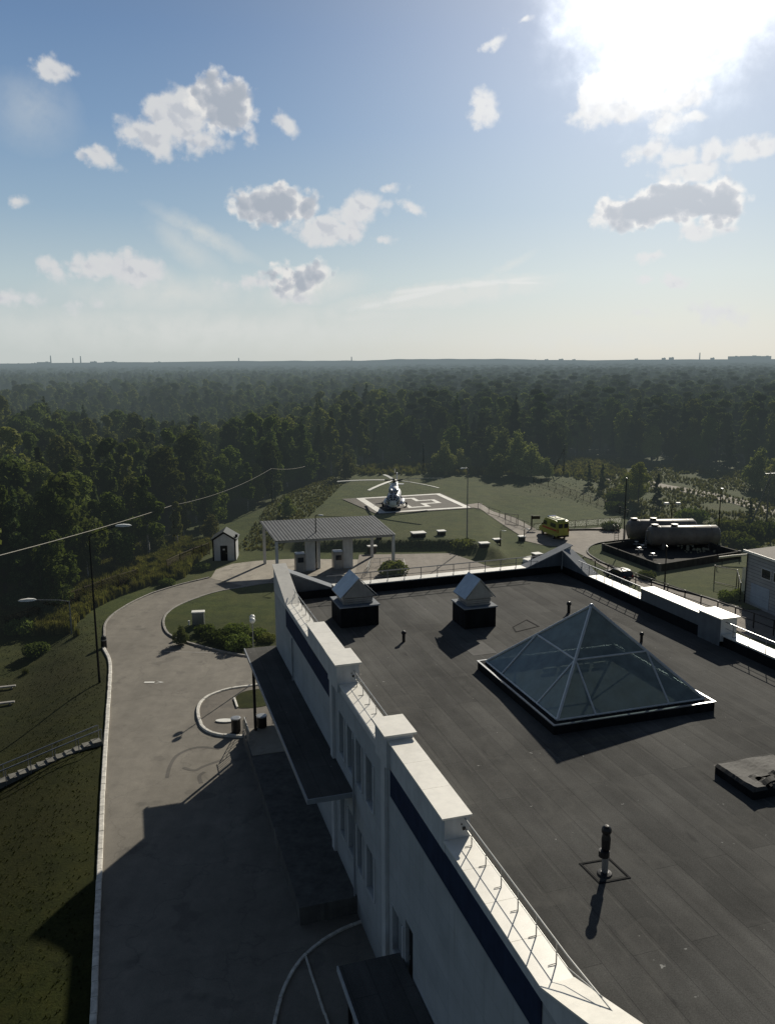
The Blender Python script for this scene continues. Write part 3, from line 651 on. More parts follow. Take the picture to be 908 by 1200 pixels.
# rear of the block (far and right faces, near end)
fm.quad(FL(-1.25, 0, 0), FF(24.6, 0, 0), FF(24.6, 0, 11), FL(-1.25, 0, 11)); fm.quad(FR(0, 0, 0), FR(56, 0, 0), FR(56, 0, 11), FR(0, 0, 11))
fm.quad(FL(TE, 0, 0), tuple(C1+Wd*56), tuple(C1+Wd*56+Vector((0, 0, 11))), FL(TE, 0, 11))
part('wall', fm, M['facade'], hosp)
for a, b, c_, d_ in WIN:
    fr = MB()
    for x0, x1, y0, y1 in ((a, a+.07, c_, d_), (b-.07, b, c_, d_), (a+.07, b-.07, c_, c_+.07), (a+.07, b-.07, d_-.07, d_), ((a+b)/2-.03, (a+b)/2+.03, c_+.07, d_-.07)):
        fbox(fr, FL, x0, x1, -.26, -.16, y0, y1)
    wobj = part('window', fr, M['trim'], hosp)
    part('pane', fbox(MB(), FL, a+.03, b-.03, -.23, -.205, c_+.03, d_-.03), M['palepane'], wobj)
    part('sill', fbox(MB(), FL, a-.06, b+.06, -.2, .07, c_-.06, c_-.005), M['white'], wobj)
    part('jamb', fbox(MB(), FL, b+.004, b+.13, .002, .05, c_-.02, d_+.05), M['white'], wobj)
    part('jamb', fbox(MB(), FL, a-.13, a-.004, .002, .05, c_-.02, d_+.05), M['white'], wobj)
for a, b, c_, d_ in DOORS:
    dr = part('door', fbox(MB(), FL, a+.02, b-.02, -.22, -.16, c_, d_-.02), M['black'], hosp)
    part('handle', fbox(MB(), FL, a+.1, a+.14, -.16, -.1, c_+1, c_+1.2), M['rail'], dr)
part('wall_band', fbox(MB(), FL, 3.6, 17.05, .004, .05, 9.7, 10.98), M['navy'], hosp, label='dark navy stripe under the far part of the parapet')
part('wall_band', fbox(MB(), FL, 28.0, 41.6, .004, .05, 9.75, 10.98), M['navy'], hosp, label='dark navy stripe under the near part of the parapet')
for a in (17.3, 27.0):
    part('pilaster', fbox(MB(), FL, a, a+.55, .003, .16, 0, 11.25), M['white'], hosp)
# parapet bodies + copings
par, cop, scp = MB(), MB(), MB()
seg = [(4.0, 11.2, 11.42, 0), (19.3, 26.3, 11.42, 0), (34.4, 41.6, 11.45, 0)]
for a, b, z, _ in seg:
    fbox(par, FL, a, b, -.86, .03, 10.98, z-.06)
    n_ = max(1, round((b-a)/2.0))
    for k in range(n_): fbox(cop, FL, a+(b-a)*k/n_+.006, a+(b-a)*(k+1)/n_-.006, -.93, .10, z-.06, z)
for a, b, z in ((11.2, 17.2, 12.28), (28.0, 34.4, 12.28)):
    fbox(par, FL, a, b, -.9, .05, 10.985, z-.07)
    for k in range(3): fbox(cop, FL, a+(b-a)*k/3+.006, a+(b-a)*(k+1)/3-.006, -1.0, .14, z-.07, z)
for a, b, z in ((17.2, 19.3, 12.55), (26.3, 28.0, 12.55)):
    fbox(par, FL, a+.002, b-.002, -1.0, .2, 10.99, z-.09); fbox(cop, FL, a-.12, b+.12, -1.12, .32, z-.09, z)
fbox(par, FL, -1.25, 4.0, -.86, .03, 10.98, 12.95, 11.36); slope(cop, FL, -1.35, 4.0, -.95, .10, 13.05, 11.43, .06)
cop.v = cop.v
fbox(par, FL, 41.6, TE, -.86, .03, 10.98, 11.39, 13.1); slope(cop, FL, 41.6, TE+.1, -.95, .12, 11.46, 13.2, .06)
# far wall
fbox(par, FF, 4.2, 20.4, -.8, .03, 10.98, 11.36)
for k in range(9): fbox(cop, FF, 4.2+k*1.8+.006, 6.0+k*1.8-.006, -.88, .1, 11.36, 11.42)
K0 = Vector(FL(-1.25, 0, 0)); K1 = Vector(FF(4.2, 0, 0)); KD = (K1-K0).normalized(); FK = frame(K0, KD, Vector((-KD.y, KD.x, 0))); KL = (K1-K0).length
fbox(par, FK, .95, KL, -.8, .03, 10.98, 12.62, 11.36); slope(scp, FK, .97, KL, -.9, .1, 12.70, 11.42, .06)
fbox(par, FF, 20.4, 24.6, -.8, .03, 10.98, 11.36, 12.9); slope(scp, FF, 20.4, 24.72, -.9, .1, 11.42, 12.97, .06)
# right wall
fbox(par, FR, .82, 5.0, -.8, .03, 10.98, 12.58, 11.36); slope(scp, FR, .92, 5.0, -.9, .1, 12.63, 11.42, .06)
for a, b in ((5.0, 11.8), (20.0, 54.0)):
    fbox(par, FR, a, b, -.8, .03, 10.98, 11.38)
    n_ = round((b-a)/1.9)
    for k in range(n_): fbox(cop, FR, a+(b-a)*k/n_+.006, a+(b-a)*(k+1)/n_-.006, -.88, .1, 11.38, 11.44)
fbox(par, FR, 11.8, 18.0, -.9, .05, 10.985, 12.2)
for k in range(3): fbox(cop, FR, 11.8+k*6.2/3+.006, 11.8+(k+1)*6.2/3-.006, -1.0, .14, 12.2, 12.27)
fbox(par, FR, 18.002, 20.0, -1.0, .2, 10.99, 12.42); fbox(cop, FR, 17.9, 20.15, -1.12, .32, 12.42, 12.5)
# near end wall parapet, below the picture
NE = frame(C0+U*TE, V, -NF)
pp = part('parapet', par, M['white'], hosp)
for src_, nm_, mt_ in ((cop, 'coping', 'coping'), (scp, 'sloped_coping', 'slopemetal')):
    for k in range(len(src_.v)//8):
        part(nm_, MB().add(src_.v[8*k:8*k+8], [(3, 2, 1, 0), (4, 5, 6, 7), (0, 1, 5, 4), (1, 2, 6, 5), (2, 3, 7, 6), (3, 0, 4, 7)]), M[mt_], pp)
up_ = MB(); ul = MB()
fbox(up_, FF, 1.0, 23.7, -.84, -.805, RZ, 11.3); fbox(up_, FR, 1.0, 11.75, -.84, -.805, RZ, 11.3); fbox(up_, FR, 20.1, 54, -.84, -.805, RZ, 11.3)
for a, b in ((.9, 11.15), (19.4, 26.2), (34.5, TE)): fbox(up_, FL, a, b, -.9, -.865, RZ, 11.25)
for a, b in ((11.2, 17.15), (28.05, 34.35)): fbox(up_, FL, a, b, -.94, -.905, RZ, 11.3)
fbox(up_, FR, 11.85, 17.95, -.94, -.905, RZ, 11.4)
fbox(ul, FR, 11.81, 17.96, -.93, -.904, 11.402, 12.19); fbox(ul, FR, 18.01, 19.99, -1.03, -1.004, RZ, 12.41)
fbox(ul, FF, 20.4, 23.75, -.83, -.804, 11.302, 11.33, 12.48); fbox(ul, FR, 1.0, 5.0, -.83, -.804, 11.302, 12.5, 11.33); fbox(ul, FK, 1.0, KL, -.83, -.804, 10.7, 12.55, 11.33)
fbox(ul, FF, 4.2, 20.4, -.82, -.803, 11.302, 11.35); fbox(ul, FR, 5.0, 11.75, -.82, -.803, 11.302, 11.37)
part('roof_upstand', up_, M['bitumen'], hosp)
part('parapet_shade_lining', ul, M['shade_lining'], hosp)  # grey sheets added for shade on the white inner walls; metal at the gables
# cabling boxes on the pillar ends
for t_ in (19.3, 34.4):
    part('socket_box', fbox(MB(), FL, t_+.003, t_+.05, -.72, -.62, 11.75, 11.86), M['dark'], hosp)
    part('socket_box', fbox(MB(), FL, t_+.003, t_+.04, -.6, -.56, 11.95, 12.0), M['dark'], hosp)
# entrance canopy + porch
cn = part('canopy', fbox(MB(), FL, -1.5, 21.7, .01, 2.35, 6.42, 6.58), M['roof'], hosp)
ce = MB(); fbox(ce, FL, -1.56, 21.76, 2.352, 2.42, 6.34, 6.60); fbox(ce, FL, 21.702, 21.76, .01, 2.352, 6.34, 6.60)
part('fascia', ce, M['trim'], cn)
for a in (1.0,): part('column', MB().tube([FL(a, 2.1, .9), FL(a, 2.1, 6.42)], .11, 10), M['dark'], hosp)
pf = MB(); fbox(pf, FL, .5, 22.1, .005, 3.0, 0, 1.0)
po = part('porch', pf, M['concd'], hosp)
st_ = MB()
for k in range(5): fbox(st_, FL, .5-.32*(k+1), .5-.32*k-.003, .3, 2.8, 0, .86-.19*k)
part('step', st_, M['conc'], po)
part('porch_paving', fbox(MB(), FL, .6, 5.0, .3, 2.9, 1.004, 1.03), M['concrete_lit'], po)
rl = MB()
for a, q in ((-1.2, 2.75), (-1.2, .5)):
    rl.tube([FL(a, q, .9), FL(.6, q, 1.95)], .03, 6); rl.tube([FL(a, q, .55), FL(.6, q, 1.5)], .02, 6)
    for k in range(6): rl.tube([FL(a+.36*k, q, .05+.17*k), FL(a+.36*k, q, .9+.21*k)], .022, 6)
for k in range(9): rl.tube([FL(.8+k*.28, 2.85, 1.0), FL(.8+k*.28, 2.85, 2.0)], .02, 6)
rl.tube([FL(.6, 2.85, 2.0), FL(3.2, 2.85, 2.0)], .03, 6)
part('handrail', rl, M['rail'], po)
# side entrance canopy near the bottom of the picture
c2p = [G(420, 1150, 3.2), G(520, 1127, 3.2)]
c2 = part('side_canopy', fbox(MB(), FL, 29.3, 36.5, .06, 2.75, 3.05, 3.2), M['roof'], hosp)
part('fascia', fbox(MB(), FL, 29.3, 36.5, 2.752, 2.82, 2.98, 3.23), M['wall_grey'], c2)
part('column', MB().tube([FL(30.2, 2.5, 0), FL(30.2, 2.5, 3.05)], .09, 10), M['dark'], hosp)
# downpipes
for a in (6.0, 22.0):
    part('downpipe', MB().tube([FL(a, .1, 6.6 if a < 21 else .3), FL(a, .1, 9.6)], .05, 8), M['trim'], hosp)

# parapet railings: each run lifts off as one
def railing(F, t0, t1, q, z, n, label, h=.66, end=None, mat='rail', k_=1.0):
    b = F(t0, q, z)
    r = thing('roof_railing', label, 'railing', b, 0, 'steel railings on the roof parapet')
    m1 = MB(); e = end or (t1, q, z+h)
    m1.tube([F(t0, q, z+h), F(t1, q, z+h)]+([F(*end)] if end else []), .026*k_, 7)
    part('top_rail', m1, M[mat], r)
    part('mid_rail', MB().tube([F(t0, q, z+h*.5), F(t1, q, z+h*.5)]+([F(end[0]-.6, end[1], end[2])] if end else []), .014*k_, 6), M[mat], r)
    for k in range(n):
        t_ = t0+(t1-t0)*(k+.5)/n
        mb = MB().tube([F(t_, q, z-.02), F(t_, q, z+h)], .02*k_, 6)
        mb.tube([F(t_, q, z+.02), F(t_, q+.25, z+.01)], .012, 5)
        part('post', mb, M[mat], r)
    return r
railing(FL, 2.6, 11.2, -.72, 11.44, 7, 'steel railing run nearest the far left roof corner, on the white parapet')
railing(FL, 19.3, 26.3, -.72, 11.42, 6, 'short steel railing run between the two white parapet pillars on the left')
railing(FL, 34.4, 41.6, -.72, 11.46, 6, 'nearest steel railing run on the left parapet, sloping down at its end', .7, (43.9, -.72, 12.3))
railing(FF, 3.6, 21.6, -.72, 11.42, 13, 'long steel railing along the far edge of the flat roof', .85, None, 'metal', 1.5)
railing(FR, 3.2, 11.8, -.72, 11.44, 8, 'steel railing on the right parapet between peaked corner and white raised wall', .8, None, 'metal', 1.4)
railing(FR, 20.1, 40, -.72, 11.44, 15, 'steel railing on the right parapet in front of the bright white pillar', .8, None, 'metal', 1.3)

# ------------------------------------------------------------------ skylight
e1 = U.copy(); e2 = Vector((-U.y, U.x, 0))
SCN = Vector((10.7, 42.0, 0)); S = 4.48; CZ = 11.2; AZ = 15.3
sk = thing('pyramid_skylight', 'large glass pyramid skylight with white frame on the dark flat roof', 'skylight', (SCN.x, SCN.y, RZ))
sq = lambda a, b, z: tuple(SCN+e1*a+e2*b+Vector((0, 0, z)))
cb = MB(); T = .45
for a0_, a1_, b0_, b1_ in ((-S, S, -S, -S+T), (-S, S, S-T, S), (-S, -S+T, -S+T, S-T), (S-T, S, -S+T, S-T)):
    cb.hexa([sq(a0_, b0_, RZ-.02), sq(a1_, b0_, RZ-.02), sq(a1_, b1_, RZ-.02), sq(a0_, b1_, RZ-.02)], [sq(a0_, b0_, CZ-.05), sq(a1_, b0_, CZ-.05), sq(a1_, b1_, CZ-.05), sq(a0_, b1_, CZ-.05)])
cu = part('curb', cb, M['bitumen'], sk)
ft = MB(); E_ = S+.05; I_ = S-.06
for a0_, a1_, b0_, b1_ in ((-E_, E_, -E_, -I_), (-E_, E_, I_, E_), (-E_, -I_, -I_, I_), (I_, E_, -I_, I_)):
    ft.hexa([sq(a0_, b0_, CZ-.05), sq(a1_, b0_, CZ-.05), sq(a1_, b1_, CZ-.05), sq(a0_, b1_, CZ-.05)], [sq(a0_, b0_, CZ), sq(a1_, b0_, CZ), sq(a1_, b1_, CZ), sq(a0_, b1_, CZ)])
part('flashing', ft, M['metal'], cu)
ct_ = MB(); J_ = I_-.004; K_ = S-.5
for a0_, a1_, b0_, b1_ in ((-J_, J_, -J_, -K_), (-J_, J_, K_, J_), (-J_, -K_, -K_, K_), (K_, J_, -K_, K_)):
    ct_.hexa([sq(a0_, b0_, CZ-.049), sq(a1_, b0_, CZ-.049), sq(a1_, b1_, CZ-.049), sq(a0_, b1_, CZ-.049)], [sq(a0_, b0_, CZ-.012), sq(a1_, b0_, CZ-.012), sq(a1_, b1_, CZ-.012), sq(a0_, b1_, CZ-.012)])
part('curb_top', ct_, M['bitumen'], cu)
sh = MB(); I2 = S-T-.01
sh.quad(sq(-I2, -I2, RZ+.02), sq(I2, -I2, RZ+.02), sq(I2, I2, RZ+.02), sq(-I2, I2, RZ+.02))
part('light_shaft', sh, M['void'], sk)
dv = MB(); 
for b_ in (-.9, .15, 1.2, 2.25): dv.box(sq(-2.6+b_*.02, b_, RZ+.2), (.12, .8, .26), BANG)
part('sun_glimmer', dv, M['cream'], sk)  # pale boxes added as glimmers of sunlight through the back panes
B = S-.36; gz = CZ+.02
cor = [sq(-B, -B, gz), sq(B, -B, gz), sq(B, B, gz), sq(-B, B, gz)]; ap = sq(0, 0, AZ)
gl_ = MB()
for i in range(4):
    a, b = cor[i], cor[(i+1) % 4]
    part('glass_pane', MB().add([a, b, ap], [(0, 1, 2)]), M['glass'], sk)
fr = MB()
lerp = lambda a, b, t: tuple(Vector(a).lerp(Vector(b), t))
lift = lambda p, d=.02: (p[0], p[1], p[2]+d)
part('hip_bar', MB().tube([lift(cor[0], .03), lift(ap, .03)], .075, 6).tube([lift(cor[1], .03), lift(ap, .03)], .075, 6).tube([lift(cor[2], .03), lift(ap, .03)], .075, 6).tube([lift(cor[3], .03), lift(ap, .03)], .075, 6), M['bar'], sk)
for i in range(4):
    a, b = cor[i], cor[(i+1) % 4]; m1_, m2_ = lerp(a, ap, .5), lerp(b, ap, .5)
    g_ = MB().tube([lift(m1_), lift(m2_)], .052, 6).tube([lift(m1_), lift(lerp(a, b, .25))], .052, 6).tube([lift(m2_), lift(lerp(a, b, .75))], .052, 6).tube([lift(a), lift(b)], .05, 6)
    part('glazing_bar', g_, M['bar'], sk)
part('finial', MB().lathe(ap, [(.16, -.06), (.14, .04), (.05, .12)], 8), M['galv'], sk)

# ------------------------------------------------------------------ roof vents
def vent(cx, cy, w_, label):
    r = thing('roof_vent', label, 'roof vent', (cx, cy, RZ), math.atan2(e2.y, e2.x), 'boxed roof vents with metal hoods')
    h = w_/2
    part('curb', MB().box((0, 0, .66), (w_, w_, 1.36)), M['bitumen'], r, world=False)
    part('cap_plate', MB().box((0, 0, 1.39), (w_+.16, w_+.16, .09)), M['slopemetal'], r, world=False)
    lb = MB()
    for k in range(4): lb.box((0, 0, 1.52+.14*k), (w_*.78-.04*(k % 2), w_*.72-.04*(k % 2), .12))
    part('louvre', lb, M['metal'], r, world=False)
    e = w_*.47; z0, z1 = 2.02, 3.3
    hd = MB()
    for y0, y1 in ((-e, e),):
        for sg in (-1, 1): hd.hexa([(sg*(e+.06), y0, z0-.07), (sg*(e+.06), y1, z0-.07), (0, y1, z1-.07), (0, y0, z1-.07)], [(sg*(e+.06), y0, z0), (sg*(e+.06), y1, z0), (0, y1, z1), (0, y0, z1)])
    part('gable_end', MB().add([(-e+.1, -e+.08, z0-.02), (e-.1, -e+.08, z0-.02), (0, -e+.08, z1-.1), (-e+.1, e-.08, z0-.02), (e-.1, e-.08, z0-.02), (0, e-.08, z1-.1)], [(0, 1, 2), (3, 5, 4)]), M['metal'], r, world=False)
    part('hood', hd, M['galv'], r, world=False)
    return r
vent(-2.25, 54.05, 2.6, 'larger boxed roof vent with pointed metal hood, close to the left parapet')
vent(5.75, 53.4, 2.2, 'boxed roof vent with blue metal hood standing left of the glass pyramid')

def pipe(px, py, h, r, label, collar=False, cap=True):
    p = G(px, py, RZ)
    o = thing('vent_pipe', label, 'vent pipe', tuple(p))
    if collar:
        part('lower_pipe', MB().tube([p, p+Vector((0, 0, h*.5))], r, 12), M['metal'], o)
        part('collar', MB().lathe(p+Vector((-.06, -.04, h*.38)), [(r*.4, 0), (r*1.7, .03), (r*1.7, .24), (r*.5, .27)], 12), M['dark'], o)
        part('base_flange', MB().lathe(p, [(r*2.4, 0), (r*2.2, .05), (r*1.2, .09)], 14), M['dark'], o)
        q = p+Vector((0, 0, h*.5))
        part('upper_pipe', MB().lathe(q, [(r*1.1, 0), (r*1.35, .1), (r*1.45, .45), (r*1.1, .65), (r*1.1, h*.5-.22)], 12), M['black'], o)
        part('cap', MB().ball(q+Vector((0, 0, h*.5-.12)), (r*1.6, r*1.6, r*1.7)), M['black'], o)
    else:
        part('tube', MB().tube([p, p+Vector((0, 0, h-.1))], r, 10), M['black'], o)
        part('cap', MB().ball(p+Vector((0, 0, h-.1)), (r*1.55, r*1.55, r*1.5)), M['black'], o)
    return o
pipe(708, 1024, 1.75, .11, 'tall two part vent pipe with dark cap in a square of tar on the roof', True)
pipe(473, 752, .68, .10, 'short black vent pipe standing between the left vent box and the pyramid')
pipe(666, 718, .75, .11, 'short black vent pipe behind the left side of the glass pyramid')
pipe(751, 752, .6, .09, 'thin black vent pipe behind the right ridge of the glass pyramid')

# torn felt covered hatch at the right edge
hx = thing('roof_hatch', 'low roof hatch covered with torn curled roofing felt at the right edge', 'roof hatch', (15.6, 32.0, RZ), math.atan2(e2.y, e2.x))
part('curb', MB().bev((0, 0, .19), (3.0, 2.35, .38), 0, .05), M['bitumen'], hx, world=False)
fm2 = MB(); nn_ = 22; rr2 = random.Random(3)
hv = lambda x, y: .44+.03*math.sin(x*3.1+y)+.015*rr2.random()+(.1*max(0, math.sin(x*6+1.7*y)) if y < -.2 else 0)
fm2.v = [(-1.55+3.1*i/nn_, -1.2+2.4*j/nn_, hv(-1.55+3.1*i/nn_, -1.2+2.4*j/nn_) if 0 < i < nn_ and 0 < j < nn_ else .36) for j in range(nn_+1) for i in range(nn_+1)]
fm2.f = [(j*(nn_+1)+i, j*(nn_+1)+i+1, (j+1)*(nn_+1)+i+1, (j+1)*(nn_+1)+i) for j in range(nn_) for i in range(nn_) if not (.1 < math.sin(i*.9)*math.cos(j*1.3+i*.4) and j < 8 and 4 < i < 19)]
part('felt_cover', fm2, M['hatch'], hx, world=False)
fl_ = MB()
for k in range(5):
    x0 = -.9+k*.5+rr2.uniform(-.1, .1); y0 = -.95+rr2.uniform(-.1, .3); L_ = rr2.uniform(.5, .95); a_ = rr2.uniform(-.5, .5)
    ring = []
    for i in range(7):
        u_ = i/6; X, Y, Z = x0+L_*u_*math.cos(a_), y0+L_*u_*math.sin(a_), .45+.12*math.sin(u_*3.0)
        ring.append([(X, Y-.12, Z), (X, Y+.12, Z+.06), (X, Y+.12, Z+.075), (X, Y-.12, Z+.015)])
    fl_.loft(ring)
part('felt_flap', fl_, M['hatch'], hx, world=False)

# ------------------------------------------------------------------ gate canopy
g4 = [G(322, 634, 4.9), G(464, 626, 4.9)]
ga = (g4[1]-g4[0]); ga.z = 0; gl_len = ga.length; ga.normalize(); gb = Vector((-ga.y, ga.x, 0)); go = Vector((g4[0].x, g4[0].y, 0))
gs = thing('gate_canopy', 'open gate canopy with grey corrugated metal roof on white columns', 'canopy', tuple(go))
FG = lambda a, b, z: tuple(go+ga*a+gb*b+Vector((0, 0, z)))
cr = MB(); nr = 36; top, bot = [], []
DEP = 8.2; SK = -1.2
rings = []
for b_, z in ((0, 4.9), (DEP, 6.1)):
    line = []
    for k in range(nr*2+1):
        a_ = gl_len*k/(nr*2); line.append(FG(a_+(SK*b_/DEP), b_, z+.022*(1 if k % 2 else -1)))
    rings.append(line)
n2_ = len(rings[0])
cr.add(rings[0]+rings[1], [(i, i+1, n2_+i+1, n2_+i) for i in range(n2_-1)])
part('roof', cr, M['corr'], gs)
bm_ = MB(); fbox(bm_, lambda a, b, z: FG(a, b, z), .1, gl_len-.1, .1, .28, 4.55, 4.83); fbox(bm_, lambda a, b, z: FG(a, b, z), -.9, gl_len-1.3, DEP-.4, DEP-.22, 5.7, 5.98)
for k in range(4): 
    a_ = .4+k*(gl_len-1.2)/3
    bm_.hexa([FG(a_, .28, 4.6), FG(a_+.15, .28, 4.6), FG(a_+.15-1.0, DEP-.4, 5.75), FG(a_-1.0, DEP-.4, 5.75)], [FG(a_, .28, 4.82), FG(a_+.15, .28, 4.82), FG(a_+.15-1.0, DEP-.4, 5.97), FG(a_-1.0, DEP-.4, 5.97)])
part('roof_beam', bm_, M['metal'], gs)
for a_, b_ in ((.25, .2), (gl_len-.35, .2), (.25-.9, DEP-.4), (gl_len-1.6, DEP-.4), (6.3, 3.2), (6.9, DEP-.5)):
    part('column', MB().box(FG(a_, b_, 2.35+.06*b_), (.38, .38, 4.7+.12*b_), math.atan2(ga.y, ga.x)), M['white'], gs)
for a_, w_ in ((3.7, 2.1), (8.9, 2.3)):
    part('booth_wall', MB().box(FG(a_+1.3, 2.4, 2.4), (1.35, .5, 4.75), math.atan2(ga.y, ga.x)), M['white'], gs)
    bo = part('booth', MB().bev(FG(a_-.1, 2.5, 1.25), (1.35, 1.6, 2.5), math.atan2(ga.y, ga.x)), M['metal'], gs)
    part('booth_window', MB().box(FG(a_-.1, 1.685, 1.7), (.8, .03, .7), math.atan2(ga.y, ga.x)), M['pane'], bo)

# ------------------------------------------------------------------ kiosk
kp = GT(263.5, 657)
kk = thing('utility_kiosk', 'small white utility kiosk with dark trim and dark door beside the apron', 'kiosk', tuple(kp), R(4))
kw, kd, kh = 3.3, 3.2, 3.1
kb = MB().box((0, kd/2, kh/2), (kw, kd, kh)); kb.add([(-kw/2, 0, kh), (kw/2, 0, kh), (0, 0, kh+1.05), (-kw/2, kd, kh), (kw/2, kd, kh), (0, kd, kh+1.05)], [(0, 1, 2), (3, 5, 4), (0, 2, 5, 3), (1, 4, 5, 2)])
part('wall', kb, M['white'], kk, world=False)
kr = MB()
for s_ in (-1, 1): kr.hexa([(s_*(kw/2+.25), -.25, kh-.12), (s_*(kw/2+.25), kd+.25, kh-.12), (0, kd+.25, kh+1.09), (0, -.25, kh+1.09)], [(s_*(kw/2+.25), -.25, kh), (s_*(kw/2+.25), kd+.25, kh), (0, kd+.25, kh+1.2), (0, -.25, kh+1.2)])
part('roof', kr, M['kiosk_roof'], kk, world=False)
kt = MB().box((-kw/2+.09, -.03, kh/2), (.2, .05, kh)).box((kw/2-.09, -.03, kh/2), (.2, .05, kh))
for s_ in (-1, 1): kt.hexa([(s_*kw/2, -.04, kh-.2), (s_*kw/2, -.02, kh-.2), (0, -.02, kh+.86), (0, -.04, kh+.86)], [(s_*kw/2, -.04, kh+.02), (s_*kw/2, -.02, kh+.02), (0, -.02, kh+1.08), (0, -.04, kh+1.08)])
part('trim', kt, M['dark'], kk, world=False)
kd_ = part('door', MB().box((-.05, -.02, 1.1), (1.0, .06, 2.2)), M['dark'], kk, world=False)
part('handle', MB().box((.3, -.07, 1.1), (.04, .05, .2)), M['rail'], kd_, world=False)
part('sign', MB().box((-.05, -.065, 1.65), (.3, .02, .22)), M['mark'], kd_, world=False)
part('vent', MB().box((1.72, .6, 3.5), (.35, .3, .4)), M['dark'], kk, world=False)

# ------------------------------------------------------------------ annex building on the right
ao = G(876, 645, 6.3); ao = Vector((ao.x, ao.y, 0))
ax_ = Vector((math.cos(R(-77)), math.sin(R(-77)), 0)); ay_ = Vector((-ax_.y, ax_.x, 0))
FA = lambda a, b, z: tuple(ao+ax_*a+ay_*b+Vector((0, 0, z)))
ax = thing('annex_building', 'grey panelled annex with low sloping roof at the right edge', 'building', tuple(ao))
part('wall', MB().hexa([FA(0, 0, 0), FA(22, 0, 0), FA(22, 14, 0), FA(0, 14, 0)], [FA(0, 0, 6.15), FA(22, 0, 6.15), FA(22, 14, 6.9), FA(0, 14, 6.9)]), M['siding'], ax)
rf = part('roof', MB().hexa([FA(-.3, -.3, 6.16), FA(22.3, -.3, 6.16), FA(22.3, 14.3, 6.95), FA(-.3, 14.3, 6.95)], [FA(-.3, -.3, 6.3), FA(22.3, -.3, 6.3), FA(22.3, 14.3, 7.1), FA(-.3, 14.3, 7.1)]), M['annex_roof'], ax)
part('fascia', MB().hexa([FA(-.36, -.36, 6.1), FA(22.3, -.36, 6.1), FA(22.3, -.3, 6.1), FA(-.36, -.3, 6.1)], [FA(-.36, -.36, 6.38), FA(22.3, -.36, 6.38), FA(22.3, -.3, 6.38), FA(-.36, -.3, 6.38)]), M['coping'], rf)
for k in range(6):
    a_ = 2.6+k*2.0
    wn = part('window', MB().hexa([FA(a_, -.03, 3.7), FA(a_+1.6, -.03, 3.7), FA(a_+1.6, .05, 3.7), FA(a_, .05, 3.7)], [FA(a_, -.03, 4.9), FA(a_+1.6, -.03, 4.9), FA(a_+1.6, .05, 4.9), FA(a_, .05, 4.9)]), M['white'], ax)
    part('pane', MB().hexa([FA(a_+.1, -.05, 3.8), FA(a_+1.5, -.05, 3.8), FA(a_+1.5, -.035, 3.8), FA(a_+.1, -.035, 3.8)], [FA(a_+.1, -.05, 4.8), FA(a_+1.5, -.05, 4.8), FA(a_+1.5, -.035, 4.8), FA(a_+.1, -.035, 4.8)]), M['pane'], wn)
lv = MB()
for k in range(14): lv.hexa([FA(1.0, -.06, .4+.17*k), FA(4.2, -.06, .4+.17*k), FA(4.2, -.003, .4+.17*k), FA(1.0, -.003, .4+.17*k)], [FA(1.0, -.02, .5+.17*k), FA(4.2, -.02, .5+.17*k), FA(4.2, -.003, .5+.17*k), FA(1.0, -.003, .5+.17*k)])
part('louvre', lv, M['metal'], ax)
an = part('porch_block', MB().hexa([FA(-1.3, .4, 0), FA(-.004, .4, 0), FA(-.004, 5, 0), FA(-1.3, 5, 0)], [FA(-1.3, .4, 3.9), FA(-.004, .4, 4.4), FA(-.004, 5, 4.4), FA(-1.3, 5, 3.9)]), M['cream'], ax)
part('downpipe', MB().tube([FA(.15, -.12, .1), FA(.15, -.12, 6.1)], .06, 8), M['dark'], ax)

# ------------------------------------------------------------------ helicopter
hp = GT(462, 595.5)
heli = thing('helicopter', 'white and blue five bladed helicopter parked on the helipad facing the hospital', 'helicopter', tuple(hp))
HY = R(-90-3)   # nose heading
hX = Vector((math.cos(HY), math.sin(HY), 0)); hY = Vector((-hX.y, hX.x, 0))
GZ = .13
HP = lambda s, y, z: tuple(Vector((hp.x, hp.y, hp.z))+hX*s+hY*y+Vector((0, 0, z+GZ)))      # s forward of the rotor mast
def ringe(s, w_, zc, h_, n=20, pw=2.6, flat=0):
    out = []
    for k in range(n):
        a = 2*math.pi*k/n; cx, sx = math.cos(a), math.sin(a)
        out.append(HP(s, w_/2*math.copysign(abs(cx)**(2/pw), cx), zc+h_/2*math.copysign(abs(sx)**(2/pw), sx)))
    return out
fus = [(5.75, .25, 1.75, .35), (5.6, 1.0, 1.78, 1.0), (5.25, 1.7, 1.82, 1.65), (4.7, 2.2, 1.9, 2.1), (4.0, 2.46, 1.95, 2.32), (3.0, 2.5, 1.98, 2.4), (-2.0, 2.5, 1.98, 2.4), (-3.5, 2.3, 2.1, 2.15), (-4.8, 1.6, 2.45, 1.5), (-5.8, 1.0, 2.72, 1.0), (-8.5, .72, 2.85, .75), (-11.8, .45, 3.0, .5), (-12.2, .3, 3.05, .35)]
bdy = part('fuselage', MB().loft([ringe(*q) for q in fus]), M['heliw'], heli, True)
stp = MB()
st_r = []
for s, w_, zc, h_ in [(4.4, 2.34, 0, 0), (3.0, 2.52, 0, 0), (-2.0, 2.52, 0, 0), (-3.4, 2.36, 0, 0)]:
    for sg in (-1, 1): st_r.append((s, sg*(w_/2+.012)))
for sg in (-1, 1):
    L_ = [q for q in st_r if q[1]*sg > 0]
    for a, b in zip(L_, L_[1:]): stp.quad(HP(a[0], a[1], 1.35), HP(b[0], b[1], 1.35), HP(b[0], b[1], 1.75), HP(a[0], a[1], 1.75))
part('stripe', stp, M['helib'], bdy)
bl = part('belly', MB().loft([ringe(s, w_*1.012, zc-h_*.28, h_*.46) for s, w_, zc, h_ in fus[3:8]]), M['helib'], bdy, True)
